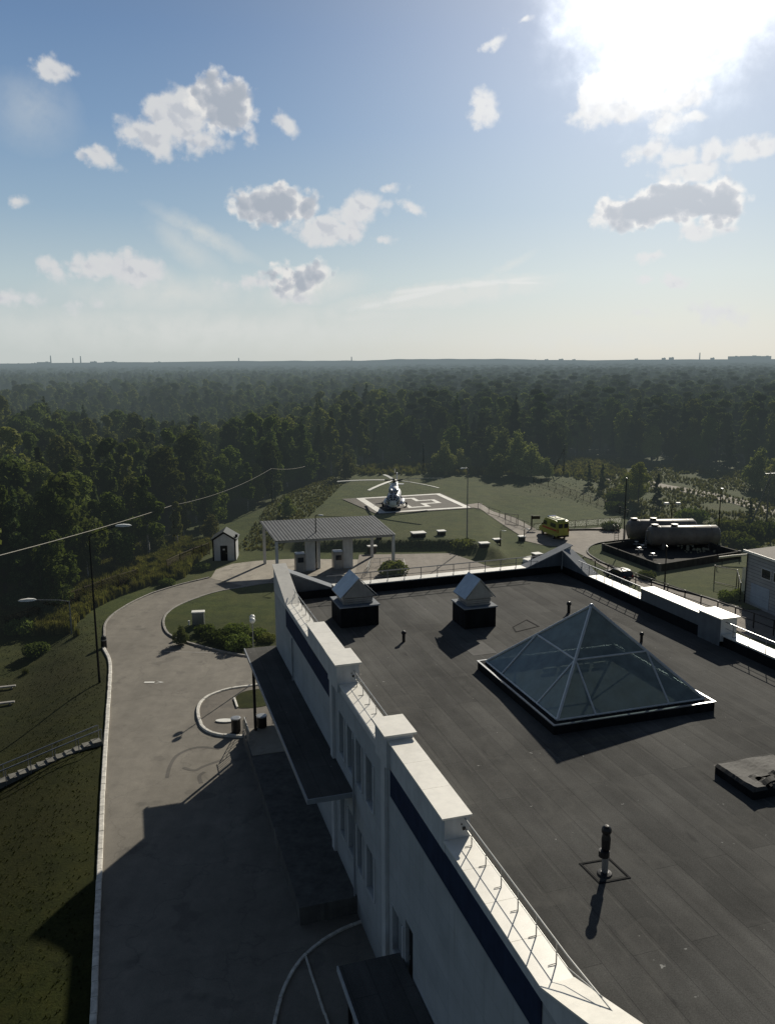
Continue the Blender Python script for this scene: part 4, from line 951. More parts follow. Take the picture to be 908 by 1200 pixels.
# glazed nose: upper forward quarter with frames
gn = MB(); rows = [(5.66, .62, 1.80, .75), (5.32, 1.62, 1.83, 1.58), (4.85, 2.14, 1.89, 2.04), (4.2, 2.44, 1.94, 2.33)]
gl2 = []
for s, w_, zc, h_ in rows:
    r_ = []
    for k in range(13):
        a = R(-28)+R(236)*k/12; cx, sx = math.cos(a), math.sin(a); pw = 2.6
        r_.append(HP(s+.015, (w_/2+.02)*math.copysign(abs(cx)**(2/pw), cx), zc+(h_/2+.02)*math.copysign(abs(sx)**(2/pw), sx)))
    gl2.append(r_)
gn.loft(gl2, cap=False, close=False)
cg = part('cockpit_glass', gn, M['cockpit'], bdy, True)
ff = MB()
for k in range(0, 13, 2): ff.tube([r_[k] for r_ in gl2], .035, 5)
for r_ in gl2: ff.tube(r_, .035, 5)
part('window_frame', ff, M['heliw'], cg)
# engine cowling, two intakes
cw_ = [(3.2, 1.3, 3.35, .5), (2.7, 1.75, 3.5, .95), (1.6, 1.85, 3.62, 1.15), (0.4, 1.75, 3.75, 1.3), (-1.0, 1.6, 3.6, 1.15), (-2.8, 1.2, 3.3, .8), (-4.2, .5, 3.05, .4)]
cwl = part('engine_cowling', MB().loft([ringe(*q) for q in cw_]), M['heliw'], heli, True)
for sg in (-1, 1):
    part('intake', MB().tube([HP(2.2, sg*.48, 3.52), HP(3.35, sg*.48, 3.52), HP(3.6, sg*.48, 3.52)], [.42, .40, .22], 14), M['galv'], cwl, True)
part('gearbox_fairing', MB().loft([ringe(.7, .8, 4.3, .5), ringe(.2, 1.0, 4.4, .7), ringe(-.6, .9, 4.35, .6), ringe(-1.2, .5, 4.1, .4)]), M['heliw'], cwl, True)
# cabin windows, door
for sg in (-1, 1):
    for k in range(5):
        c_ = [HP(2.3-k*.95+.26*math.cos(2*math.pi*j/14), sg*1.262, 2.2+.26*math.sin(2*math.pi*j/14)) for j in range(14)]
        d_ = [HP(2.3-k*.95+.26*math.cos(2*math.pi*j/14), sg*1.20, 2.2+.26*math.sin(2*math.pi*j/14)) for j in range(14)]
        part('cabin_window', MB().loft([d_, c_]), M['cockpit'], bdy)
    part('fuel_tank', MB().tube([HP(2.3, sg*1.5, 1.2), HP(1.9, sg*1.52, 1.2), HP(-1.2, sg*1.52, 1.2), HP(-1.7, sg*1.5, 1.22)], [.12, .42, .42, .15], 14), M['heliw'], heli, True)
    gear = MB().tube([HP(-1.0, sg*1.1, 1.3), HP(-1.1, sg*2.2, .5)], .07, 8).tube([HP(-1.1, sg*1.2, 2.0), HP(-1.1, sg*2.15, .55)], .06, 8).tube([HP(.4, sg*1.1, .95), HP(-1.05, sg*2.15, .5)], .05, 8)
    gg = part('landing_gear', gear, M['metal'], heli)
    part('wheel', MB().tube([HP(-1.1, sg*2.08, .43), HP(-1.1, sg*2.12, .43), HP(-1.1, sg*2.32, .43), HP(-1.1, sg*2.36, .43)], [.34, .43, .43, .34], 16), M['tyre'], gg)
    part('tail_stabiliser', MB().hexa([HP(-10.2, sg*.2, 2.95), HP(-9.2, sg*.2, 2.95), HP(-9.4, sg*1.45, 2.95), HP(-10.0, sg*1.45, 2.95)], [HP(-10.2, sg*.2, 3.05), HP(-9.2, sg*.2, 3.05), HP(-9.4, sg*1.45, 3.02), HP(-10.0, sg*1.45, 3.02)]), M['heliw'], heli)
ng = part('nose_gear', MB().tube([HP(3.4, 0, .9), HP(3.5, 0, .3)], .08, 8), M['metal'], heli)
for sg in (-1, 1): part('wheel', MB().tube([HP(3.5, sg*.12, .3), HP(3.5, sg*.3, .3)], .3, 14), M['tyre'], ng)
fin = MB().hexa([HP(-11.2, -.12, 2.95), HP(-12.2, -.12, 3.0), HP(-12.2, .12, 3.0), HP(-11.2, .12, 2.95)], [HP(-12.5, -.08, 4.75), HP(-13.2, -.08, 4.85), HP(-13.2, .08, 4.85), HP(-12.5, .08, 4.75)])
part('tail_fin', fin, M['heliw'], heli)
tr_ = part('tail_rotor', MB().tube([HP(-12.8, .1, 4.6), HP(-12.8, -.5, 4.6)], .1, 8), M['dark'], heli)
for k in range(3):
    a = R(35+120*k); c_, s_ = math.cos(a), math.sin(a)
    q = lambda r_, o_, y_: HP(-12.8+c_*r_-s_*o_, y_, 4.6+s_*r_+c_*o_)
    part('rotor_blade', MB().hexa([q(.2, -.11, -.46), q(1.9, -.12, -.46), q(1.9, .12, -.46), q(.2, .11, -.46)], [q(.2, -.11, -.42), q(1.9, -.12, -.42), q(1.9, .12, -.42), q(.2, .11, -.42)]), M['blade'], tr_)
mast = MB().tube([HP(0, 0, 4.4), HP(0, 0, 5.35)], [.26, .16], 12).lathe(HP(0, 0, 5.0), [(.2, -.1), (.55, -.05), (.55, .12), (.25, .25), (.1, .42)], 14)
hub = part('rotor_hub', mast, M['dark'], heli)
for k in range(5):
    a = R(100.5+72*k); d_ = Vector((math.cos(a), math.sin(a), 0)); n_ = Vector((-d_.y, d_.x, 0)); o_ = Vector(HP(0, 0, 5.08))
    rg = []
    for r_, ch, dz in ((1.0, .12, .0), (1.7, .12, .0), (1.9, .52, .0), (4, .52, -.03), (6.5, .52, -.12), (9, .52, -.27), (10.65, .5, -.42)):
        c_ = o_+d_*r_+Vector((0, 0, dz)); tw = .04
        rg.append([tuple(c_-n_*ch*.35+Vector((0, 0, .02))), tuple(c_+n_*ch*.65+Vector((0, 0, -.02-tw*.5))), tuple(c_+n_*ch*.65+Vector((0, 0, .07-tw*.5))), tuple(c_-n_*ch*.35+Vector((0, 0, .13)))])
    part('rotor_blade', MB().loft(rg), M['blade'], hub)
    part('blade_grip', MB().tube([o_+d_*.35, o_+d_*1.8], .1, 7), M['dark'], hub)

# ------------------------------------------------------------------ ambulance
def wheel(parent, mbloc, r, wd, ax):
    ax = Vector(ax).normalized(); c_ = Vector(mbloc)
    wh = part('wheel', MB().tube([c_-ax*wd/2, c_-ax*wd*.35, c_+ax*wd*.35, c_+ax*wd/2], [r*.82, r, r, r*.82], 20), M['tyre'], parent, True, world=False)
    part('rim', MB().tube([c_-ax*(wd/2+.01), c_+ax*(wd/2+.01)], r*.58, 14), M['rim'], wh, world=False)
def van(loc, rz):
    r = thing('ambulance', 'yellow ambulance van with pale raised roof parked at the road bend', 'ambulance', loc, rz)
    # profile in x (forward) / z, rounded across
    prof = [(-2.95, .45), (-2.98, 1.2), (-2.92, 2.35), (-2.75, 2.62), (-2.3, 2.72), (.6, 2.72), (1.25, 2.55), (1.75, 1.9), (2.05, 1.45), (2.75, 1.22), (2.95, .95), (2.95, .45)]
    sec = []
    for y, k in ((-1.0, .0), (-.98, .55), (-.86, 1.0), (.86, 1.0), (.98, .55), (1.0, 0)):
        f_ = 1.0
        sec.append([(x*(1-.012*(1-k)), y if z < 2.3 else y*.93, z if k > .5 or z < 1.5 else z-.09) for x, z in prof])
    b = part('body', MB().loft(sec), M['yellow'], r, True, world=False)
    part('roof_panel', MB().bev((-.85, 0, 2.77), (3.3, 1.35, .14), 0, .05), M['vanlight'], r, world=False)
    part('roof_hatch', MB().bev((-1.2, 0, 2.87), (.8, .7, .1), 0, .03).bev((.1, 0, 2.86), (.5, .6, .08), 0, .03), M['black'], r, world=False)
    lbar = part('light_bar', MB().bev((.75, 0, 2.83), (.3, 1.3, .16), 0, .04), M['blue'], r, world=False)
    ws = MB().quad((1.30, -.82, 2.48), (1.30, .82, 2.48), (1.80, .86, 1.86), (1.80, -.86, 1.86)); ws.v = [(x+.015, y, z+.02) for x, y, z in ws.v]
    part('windscreen', ws, M['pane'], r, world=False)
    for s in (-1, 1):
        part('side_window', MB().box((.85, s*1.0, 1.95), (1.0, .02, .6)), M['pane'], r, world=False)
        part('side_window', MB().box((-1.6, s*1.0, 1.95), (1.7, .02, .55)), M['pane'], r, world=False)
        part('stripe', MB().box((-.5, s*1.003, 1.3), (4.6, .012, .24)), M['red'], b, world=False)
        part('mirror', MB().box((1.45, s*1.16, 1.75), (.1, .2, .3)), M['black'], r, world=False)
        part('headlight', MB().ball((2.86, s*.72, 1.0), (.12, .2, .16)), M['lamp'], r, world=False)
        part('tail_light', MB().box((-2.99, s*.88, 1.3), (.03, .14, .5)), M['redl'], r, world=False)
        d = part('rear_door', MB().box((-2.985, s*.45, 1.5), (.03, .86, 1.9)), M['yellow'], r, world=False)
        part('rear_window', MB().box((-3.006, s*.45, 1.98), (.02, .68, .62)), M['pane'], d, world=False)
        for x in (-1.75, 1.85): wheel(r, (x, s*.88, .36), .36, .24, (0, 1, 0))
    part('bumper', MB().bev((-3.0, 0, .5), (.18, 1.9, .22), 0, .03).bev((2.98, 0, .5), (.2, 1.9, .26), 0, .03), M['black'], r, world=False)
    return r
vp = GT(650, 630.5)
v_an = van((vp.x, vp.y+1.2, H(vp.x, vp.y)+.07), R(108)); v_an.scale = (1.0, 1.08, 1.12)
# dark car behind the parapet
cp_ = GT(735, 684)
car = thing('parked_car', 'dark blue hatchback parked on the service road beyond the right parapet', 'car', (cp_.x-.6, cp_.y+2.2, .07), R(112))
prof = [(-2.0, .35), (-2.05, .75), (-1.9, .95), (-1.55, 1.4), (-1.0, 1.48), (.1, 1.45), (.85, .98), (1.85, .82), (2.05, .6), (2.05, .35)]
part('body', MB().loft([[(x, y, z if abs(y) < .84 or z < .96 else z-.05) for x, z in prof] for y in (-.86, -.8, -.62, .62, .8, .86)]), M['carb'], car, True, world=False)
part('windscreen', MB().quad((.16, -.62, 1.44), (.16, .62, 1.44), (.82, .7, 1.02), (.82, -.7, 1.02)), M['pane'], car, world=False)
part('rear_window', MB().quad((-1.57, -.6, 1.41), (-1.57, .6, 1.41), (-1.88, .66, 1.0), (-1.88, -.66, 1.0)), M['pane'], car, world=False)
for s in (-1, 1):
    part('side_window', MB().box((-.5, s*.865, 1.18), (1.6, .01, .3)), M['pane'], car, world=False)
    part('headlight', MB().box((1.98, s*.6, .7), (.12, .3, .14)), M['lamp'], car, world=False); part('tail_light', MB().box((-2.02, s*.65, .8), (.06, .25, .16)), M['redl'], car, world=False)
    for x in (-1.25, 1.3): wheel(car, (x, s*.76, .3), .3, .2, (0, 1, 0))

# ------------------------------------------------------------------ tanks in a bund
ta, tb = G(760, 641, .5), G(842, 640, .5)
td = (tb-ta); td.z = 0; TL = td.length; td.normalize(); tn = Vector((-td.y, td.x, 0))
def tank(o, L_, label):
    r = thing('fuel_tank', label, 'tank', tuple(o), 0, 'horizontal steel tanks in the walled bund')
    c_ = Vector((0, 0, 1.95)); rr = 1.5
    pts, rad = [], []
    for s, k in ((-.02, .3), (0, .62), (.12, .86), (.4, 1), (L_-.4, 1), (L_-.12, .86), (L_, .62), (L_+.02, .3)): pts.append(o+td*s+c_); rad.append(rr*k)
    part('shell', MB().tube(pts, rad, 36), M['tank'], r, True)
    bd = MB()
    for s in (1.6, 4.2, 6.8, 9.2):
        if s < L_-.5: bd.tube([o+td*(s-.05)+c_, o+td*(s+.05)+c_], rr+.015, 36)
    part('band', bd, M['tank'], r, True)
    for s in (1.7, L_-1.9):
        q = o+td*s
        part('saddle', MB().hexa([q-tn*1.2+Vector((0, 0, 0)), q-tn*1.2+td*.5, q+tn*1.2+td*.5, q+tn*1.2], [q-tn*1.2+Vector((0, 0, 1.05)), q-tn*1.2+td*.5+Vector((0, 0, 1.05)), q+tn*1.2+td*.5+Vector((0, 0, 1.05)), q+tn*1.2+Vector((0, 0, 1.05))]), M['concd'], r)
    for s in (.9, 3.9):
        q = o+td*s+c_+Vector((0, 0, rr-.05)); mh = part('manhole', MB().lathe(q, [(.45, 0), (.45, .22), (.52, .22), (.52, .3), (.2, .34)], 16), M['dark'], r)
    part('filler_pipe', MB().tube([o+td*.2+c_+Vector((0, 0, .9)), o-td*.35+c_+Vector((0, 0, .7)), o-td*.4+Vector((0, 0, .4))], .06, 7), M['metal'], r)
    return r
tz = Vector((0, 0, .15))
tank(Vector((ta.x, ta.y+.6, 0))+tz, TL, 'weathered grey cylindrical steel tank nearer the hospital in the walled bund')
t2o = G(738, 636.5, .5); tank(Vector((t2o.x, t2o.y+1.6, .25))+tz, TL*.99, 'weathered grey cylindrical steel tank behind the other one in the bund')
bp_ = [G(707, 637.5, 1.15), G(772, 661, 1.15), G(866, 646, 1.15), G(740, 631.5, 1.15)]
bp_ = [Vector((p.x, p.y, 0)) for p in bp_]; bp_[3] = bp_[0]+(bp_[2]-bp_[1])*.98
drape('bund_floor', [(p.x, p.y) for p in bp_], M['bund_shade'], .13)
bw = thing('bund_wall', 'low dark concrete bund wall around the two steel tanks', 'wall', tuple(bp_[0]))
for i in range(4):
    a, b = bp_[i], bp_[(i+1) % 4]; d_ = (b-a).normalized(); n_ = Vector((-d_.y, d_.x, 0))*.15
    sg = part('wall_section', MB().hexa([a-n_+d_*.16, b-n_-d_*.16, b+n_-d_*.16, a+n_+d_*.16], [p+Vector((0, 0, 1.15)) for p in (a-n_+d_*.16, b-n_-d_*.16, b+n_-d_*.16, a+n_+d_*.16)]), M['bund_shade'], bw)
    part('corner_post', MB().box((a.x, a.y, .62), (.42, .42, 1.24), math.atan2(d_.y, d_.x)), M['concd'], bw)
ladder = thing('steel_ladder', 'small dark steel ladder at the left end of the tank bund', 'ladder', tuple(G(722, 636, 0)))
lo = G(722, 636, 0); lm = MB()
for s in (-.3, .3): lm.tube([lo+Vector((s, 0, 0)), lo+Vector((s, .3, 2.6)), lo+Vector((s, 1.0, 2.7)), lo+Vector((s, 1.2, 1.2))], .04, 6)
part('stile', lm, M['dark'], ladder)
lr = MB()
for k in range(8): lr.tube([lo+Vector((-.3, .04*k, .3*k+.2)), lo+Vector((.3, .04*k, .3*k+.2))], .025, 5)
part('rung', lr, M['dark'], ladder)
pp_ = thing('pipe_run', 'pale insulated pipe running from the tank bund to the annex wall', 'pipe', tuple(G(842, 653, 1.2)))
part('pipe', MB().tube([G(842, 653.5, 1.0), G(858, 651.5, 1.2), G(876, 650, 1.4)], .16, 10), M['cream'], pp_)
ps = MB()
for q in ((846, 653), (866, 650.8)): p = G(*q, 1.0); ps.tube([(p.x, p.y, 0), (p.x, p.y, .95)], .06, 6)
part('support', ps, M['dark'], pp_)
vm = [(745, 641), (752, 645), (748, 648), (757, 640), (764, 655)]
for i, q in enumerate(vm):
    p = G(*q, .1); o = thing('pipe_valve', ['pale valve wheel at the left end of the tank bund', 'pale valve stub low in front of the tanks', 'round pale valve near the bund corner', 'pale valve between the two tank ends', 'pale valve nearest the front corner of the bund'][i], 'valve', tuple(p), 0, 'pipe valves in the tank bund')
    part('body', MB().tube([p, p+Vector((0, 0, .8))], .1, 8).tube([p+Vector((-.5, .1, .45)), p+Vector((.6, -.1, .45))], .09, 8), M['metal'], o)
    part('handwheel', MB().lathe(p+Vector((0, 0, .8)), [(.1, 0), (.3, .02), (.3, .07), (.1, .1)], 12), M['lamp'], o)

# ------------------------------------------------------------------ poles, lamps, wires
def street_lamp(base, h, arm, label, head=.7, mat='metal', name='street_lamp'):
    b = Vector(base); r = thing(name, label, 'street lamp', tuple(b))
    part('pole', MB().tube([b, b+Vector((0, 0, h))], [.11, .06], 8), M[mat], r)
    a = Vector(arm)
    if a.length > .05:
        tip = b+Vector((0, 0, h))+a
        part('arm', MB().tube([b+Vector((0, 0, h-.05)), b+Vector((0, 0, h))+a*.3+Vector((0, 0, .06)), tip], .04, 7), M[mat], r)
    else: tip = b+Vector((0, 0, h)); a = Vector((0, -1, 0))
    d = a.copy(); d.z = 0; d.normalize(); n_ = Vector((-d.y, d.x, 0)); rg = []
    for s, w_, zt, zb in ((-.12, .05, .05, -.02), (.1*head, .14*head, .1*head, -.05), (.5*head, .21*head, .13*head, -.07), (.95*head, .17*head, .08*head, -.05), (1.12*head, .05, .02, -.02)):
        c_ = tip+d*s; rg.append([tuple(c_-n_*w_+Vector((0, 0, zb))), tuple(c_+n_*w_+Vector((0, 0, zb))), tuple(c_+n_*w_*.7+Vector((0, 0, zt))), tuple(c_-n_*w_*.7+Vector((0, 0, zt)))])
    part('lamp_head', MB().loft(rg), M['lamp'], r, True)
    return r
def up_to(px, py, base):
    """height of a sight line above a base point"""
    d = sight(px, py); t_ = math.hypot(base[0], base[1])/math.hypot(d.x, d.y); return CAMH+d.z*t_
b = GT(117, 800); street_lamp((b.x, b.y, b.z), 13.4-b.z, (2.3, .4, .75), 'tall thin street lamp beside the white kerb with arm reaching over the road', 1.1, 'dark')
b = Vector((-33.6, 84.3, 0)); b.z = H(b.x, b.y); street_lamp(tuple(b), 3.6, (-3.3, -.6, .32), 'short grey street lamp with long arm and big pale head over the left lawn', 1.5)
b = GT(547, 632); street_lamp(tuple(b), up_to(545, 549, b)-b.z, (-.5, -.3, .1), 'tall thin lamp post between the helipad and the paved yard', .7)
b = GT(371, 668); street_lamp(tuple(b), up_to(371, 604, b)-b.z, (.5, -.2, .1), 'dark lamp post standing in front of the corrugated gate canopy', .6, 'dark')
b = GT(566, 662); 
b = GT(730, 640); street_lamp(tuple(b), up_to(731, 560, b)-b.z, (.0, 0, 0), 'thin lamp mast at the left end of the tanks', .3, 'dark')
b = GT(840, 640); street_lamp(tuple(b), up_to(841, 572, b)-b.z, (0, 0, 0), 'thin dark lamp mast behind the right end of the tanks', .5, 'dark')
b = GT(778, 690); street_lamp(tuple(b), up_to(785, 640, b)-b.z, (0, 0, 0), 'short dark lamp mast in front of the tank bund', .25, 'dark')
for px, py, tp, lb in ((586, 640, 622, 'waist high path light nearest the helipad lawn edge'), (614, 634, 620, 'waist high path light left of the ambulance'), (328, 600, 590, 'small path light on the lawn behind the gate canopy')):
    b = GT(px, py); street_lamp(tuple(b), max(1.2, up_to(px, tp, b)-b.z), (.25, -.1, .03), lb, .5, 'dark', 'path_light')
# twin floodlight
b = GT(785, 627); fl = thing('floodlight_mast', 'mast with two floodlights behind the steel tanks', 'floodlight', tuple(b)); hh = up_to(785, 590, b)
part('mast', MB().tube([b, (b.x, b.y, hh)], [.1, .06], 8).tube([(b.x-1.0, b.y, hh), (b.x+1.0, b.y, hh)], .05, 6), M['dark'], fl)
for s in (-1, 1): part('lamp_head', MB().bev((b.x+s*.95, b.y-.1, hh+.05), (.8, .5, .3), 0, .08), M['lamp'], fl)
# globe lamp in front of the entrance canopy
b = G(298.5, 801); gl3 = thing('globe_lamp', 'pale post lamp with white globes by the entrance canopy', 'lamp', tuple(b))
part('pole', MB().tube([b, (b.x, b.y, 5.7)], [.07, .045], 8), M['metal'], gl3)
for s in (-.45, .45):
    q = Vector((b.x-.17*s, b.y+s, 5.95)); part('arm', MB().tube([(b.x, b.y, 5.55), q-Vector((0, 0, .25))], .03, 6), M['metal'], gl3)
    part('globe', MB().ball(q, .26, 16, 10), M['lamp'], gl3, True)
# utility poles
poles = {}
def upole(px, py, tp, label, strut=None, cross=0.0):
    b = GT(px, py); top = up_to(px-.5, tp, b); r = thing('utility_pole', label, 'utility pole', tuple(b))
    part('pole', MB().tube([b-Vector((0, 0, .2)), (b.x, b.y, top)], [.17, .11], 8), M['conc'], r)
    if strut: part('strut', MB().tube([b+Vector((strut, .4, -.1)), (b.x+.1, b.y, top-.7)], [.15, .1], 8), M['conc'], r)
    if cross:
        part('crossarm', MB().box((b.x, b.y, top-.25), (cross, .12, .12), .3), M['metal'], r)
        for s in (-.45, 0, .45): part('insulator', MB().lathe((b.x+s*cross, b.y+s*cross*.3, top-.19), [(.05, 0), (.09, .08), (.05, .2)], 8), M['lamp'], r)
    poles[(px, py)] = Vector((b.x, b.y, top)); return r
upole(205, 640, 592, 'slim pole by the left slatted fence carrying the long wire')
upole(319.5, 590, 549, 'slim pole at the forest edge behind the gate canopy carrying the wire')
upole(660, 557, 521, 'concrete pole with slanting strut at the far lawn edge', -3.0, .0)
upole(897, 618, 553, 'concrete pole with slanting strut and insulators near the right edge', -2.6, 2.2)
upole(496, 553, 519, 'slim bare pole in the dark trees beyond the helipad')
def wire(a, b, sag, label):
    pts = []
    for k in range(25):
        u_ = k/24; p = a.lerp(b, u_); p.z -= sag*4*u_*(1-u_); pts.append(p)
    o = solo('overhead_wire', MB().tube(pts, .03, 5), M['wire'], a); tag(o, label, 'wire'); return o
pa, pb = poles[(205, 640)], poles[(319.5, 590)]
w0 = Vector((-33.0, 62.0, 0)); w0.z = up_to(-8, 659, w0)
wire(w0, pa, .25, 'pale wire crossing in front of the left trees to the slatted fence pole')
wire(pa, pb, .9, 'pale wire sagging between the two slim poles along the forest edge')
pe = Vector((-13.5, 196, 0)); pe.z = up_to(420, 532, pe)
wire(pb, pe, 1.3, 'pale wire running from the farther slim pole into the trees')

# ------------------------------------------------------------------ fences
def fence(pts, h, step, label, name='mesh_fence', rails=(0.1, .98), mat='fence', slats=0, rail_r=.035, post_r=.045):
    P_ = [Vector((p[0], p[1], 0)) for p in pts]
    r = thing(name, label, 'fence', (P_[0].x, P_[0].y, H(P_[0].x, P_[0].y)))
    out = [P_[0]]
    for a, b in zip(P_, P_[1:]):
        n_ = max(1, round((b-a).length/step))
        out += [a.lerp(b, k/n_) for k in range(1, n_+1)]
    for p in out: p.z = H(p.x, p.y)
    rm = MB()
    for f_ in rails: rm.tube([p+Vector((0, 0, h*f_)) for p in out], rail_r, 5)
    part('rail', rm, M[mat], r)
    for p in out: part('post', MB().tube([p-Vector((0, 0, .1)), p+Vector((0, 0, h*1.02))], post_r, 6), M[mat], r)
    if slats:
        for a, b in zip(out, out[1:]):
            sm = MB()
            for k in range(slats):
                z = h*(.12+.8*k/(slats-1)); d_ = (b-a)*.03
                sm.hexa([a+d_+Vector((0, .02, z)), b-d_+Vector((0, .02, z)), b-d_+Vector((0, .05, z)), a+d_+Vector((0, .05, z))], [a+d_+Vector((0, .02, z+.1)), b-d_+Vector((0, .02, z+.1)), b-d_+Vector((0, .05, z+.1)), a+d_+Vector((0, .05, z+.1))])
            part('slat_panel', sm, M[mat], r)
    else:
        wm = MB()
        for k in range(1, 10): wm.tube([p+Vector((0, 0, h*k/10)) for p in out], .006, 3)
        part('mesh_wires', wm, M[mat], r)
    return r
g2 = lambda *q: [(GT(*p).x, GT(*p).y) for p in q]
fence(g2((8, 742), (60, 722), (100, 705), (140, 690), (163, 683)), 1.9, 2.6, 'weathered slatted fence in tall grass along the left road bend', 'slatted_fence', (.1, .95), 'wood', 9)
fence(g2((196, 672), (212, 664), (228, 657), (246, 650)), 1.9, 2.6, 'weathered slatted fence leading up to the white kiosk', 'slatted_fence', (.1, .95), 'wood', 9)
fence([(26.6, 110), (30.0, 103.5), (34.5, 93), (38.6, 84), (42.5, 74), (46, 66)], 1.7, 2.6, 'dark rail fence along the service road behind the right parapet', 'rail_fence', (.5, .99), 'dark', 0, .06, .07)
fence(g2((560, 596), (585, 606), (605, 615), (623, 622)), 1.2, 2.5, 'low dark fence along the far side of the helipad path', 'mesh_fence', (.1, .98), 'dark')
fence(g2((625, 622), (660, 619), (700, 616), (728, 614)), 1.2, 2.5, 'low dark fence at the near edge of the far lawn behind the ambulance', 'mesh_fence', (.1, .98), 'dark')
fence(g2((625, 565), (660, 577), (700, 592), (735, 606)), 1.4, 3.2, 'dark wire fence crossing the rough grass beyond the far lawn', 'mesh_fence', (.1, .98), 'dark')
fence(g2((430, 674), (434, 664), (456, 662), (473, 664), (476, 676)), 1.1, 1.4, 'low railing round the yard pit behind the far parapet', 'pit_railing', (.5, .98), 'rail', 0, .03, .03)
fence(g2((836, 684), (862, 690), (866, 706)), 2.4, 3.2, 'dark wire fence corner beside the annex building', 'mesh_fence', (.1, .98), 'dark', 0, .05, .06)
gp = GT(592, 615)
gt_ = thing('wire_gate', 'open wire gate leaf between two dark posts on the helipad path', 'gate', tuple(gp))
part('frame', MB().tube([gp, gp+Vector((0, 0, 2.0)), gp+Vector((2.0, -1.2, 2.0)), gp+Vector((2.0, -1.2, .1)), gp+Vector((0, 0, .1))], .05, 6), M['dark'], gt_)
wm = MB()
for k in range(1, 12): wm.tube([gp+Vector((2.0*k/12, -1.2*k/12, .1)), gp+Vector((2.0*k/12, -1.2*k/12, 2.0))], .012, 4)
part('mesh_wires', wm, M['dark'], gt_)
gp2 = GT(622.5, 620)
sg_ = thing('notice_board', 'dark post with a small board beside the ambulance', 'sign', tuple(gp2))
part('post', MB().tube([gp2, gp2+Vector((0, 0, 2.4))], .12, 7), M['dark'], sg_)
part('board', MB().box(gp2+Vector((.7, 0, 2.0)), (1.4, .08, .55)), M['dark'], sg_)

# ------------------------------------------------------------------ small yard things
def slab_box(px, py, sx, sy, h, label, name='concrete_chamber'):
    p = GT(px, py); o = thing(name, label, 'chamber', tuple(p), R(15), 'concrete chamber lids on the helipad lawn')
    part('body', MB().bev((0, 0, h/2), (sx, sy, h), 0, .04), M['concd'], o, world=False); part('lid', MB().bev((0, 0, h+.07), (sx+.25, sy+.25, .14), 0, .03), M['mark'], o, world=False)
    return o
slab_box(490, 629, 2.0, 1.5, .6, 'white topped square chamber on the lawn edge below the helipad')
slab_box(517, 627, 1.1, 1.0, .6, 'small white topped chamber right of the square one')
slab_box(567, 641, 1.3, 1.0, .55, 'white topped chamber at the foot of the lamp post bank')
slab_box(582, 636, 1.0, .8, .5, 'small white topped chamber beside the waist high path light')
slab_box(611, 634, .9, .8, .7, 'white topped chamber under the path light left of the ambulance')
slab_box(424, 641, .9, .8, 1.1, 'tall pale chamber between the gate canopy columns')
slab_box(444, 634, .8, .6, 1.2, 'pale narrow box right of the gate canopy columns')
slab_box(436, 648, 1.2, .6, 1.0, 'flat topped pale box behind the yard pit railing')
p = GT(628, 659); wl_ = thing('concrete_well', 'round white concrete well ring with dark square hatch near the peaked parapet', 'well', tuple(p))
part('ring', MB().lathe(p, [(1.9, -.3), (1.9, .45), (1.75, .55), (.6, .58)], 28), M['mark'], wl_)
part('hatch', MB().bev(p+Vector((.1, 0, .9)), (1.1, 1.1, .7), .4, .04), M['dark'], wl_)
part('hatch_lid', MB().bev(p+Vector((.1, 0, 1.3)), (1.3, 1.3, .1), .4, .03), M['mark'], wl_)
p = GT(233, 733); cbn = thing('electrical_cabinet', 'grey electrical cabinet with white lid on the grass island', 'cabinet', tuple(p), R(8))
part('body', MB().bev((0, 0, .75), (1.25, .7, 1.5), 0, .03), M['metal'], cbn, world=False); part('lid', MB().bev((0, 0, 1.56), (1.4, .85, .12), 0, .03), M['mark'], cbn, world=False)
part('door', MB().box((-.3, -.365, .75), (.55, .02, 1.2)).box((.3, -.365, .75), (.55, .02, 1.2)), M['metal'], cbn, world=False)
part('pipe', MB().tube([(-1.0, 0, 0), (-1.0, 0, .6)], .1, 8), M['lamp'], cbn, world=False)
def bollard(px, py, h, r, label):
    p = GT(px, py); o = thing('barrier_post', label, 'post', tuple(p), 0, 'dark posts at the road throat')
    part('post', MB().lathe(p, [(r, 0), (r, h*.8), (r*.8, h*.95), (r*.3, h)], 14), M['black'], o); part('cap_ring', MB().lathe(p+Vector((0, 0, h*.62)), [(r*1.06, 0), (r*1.06, h*.1)], 14), M['metal'], o); return o
bollard(122.5, 759, 1.25, .28, 'dark barrier post on the white kerb where the road narrows')
bollard(212, 748, 1.0, .22, 'dark barrier post on the kerb of the grass island')
def bin_(px, py, z, h, r, label):
    p = G(px, py, z); o = thing('litter_bin', label, 'bin', tuple(p), 0, 'litter bins at the entrance porch')
    part('drum', MB().lathe(p, [(r*.85, 0), (r, h*.1), (r, h)], 16), M['black'], o); part('rim', MB().lathe(p+Vector((0, 0, h)), [(r*1.08, -.05), (r*1.08, .03), (r*.8, .05)], 16), M['metal'], o); return o
bin_(277, 858, .1, 1.15, .36, 'dark litter bin on the paved island edge'); bin_(307, 852, 1.0, .9, .38, 'dark litter bin on the porch by the entrance steps')
p = G(264, 845, .12); lidm = thing('white_lid', 'flat white oval lid lying on the paved island', 'lid', tuple(p))
part('plate', MB().loft([[(p.x+.75*math.cos(2*math.pi*k/18), p.y+.32*math.sin(2*math.pi*k/18), z) for k in range(18)] for z in (.125, .2)]), M['mark'], lidm)
part('handle', MB().tube([(p.x+.9, p.y, .13), (p.x+1.15, p.y+.2, .16), (p.x+.9, p.y+.42, .13)], .03, 6), M['metal'], lidm)
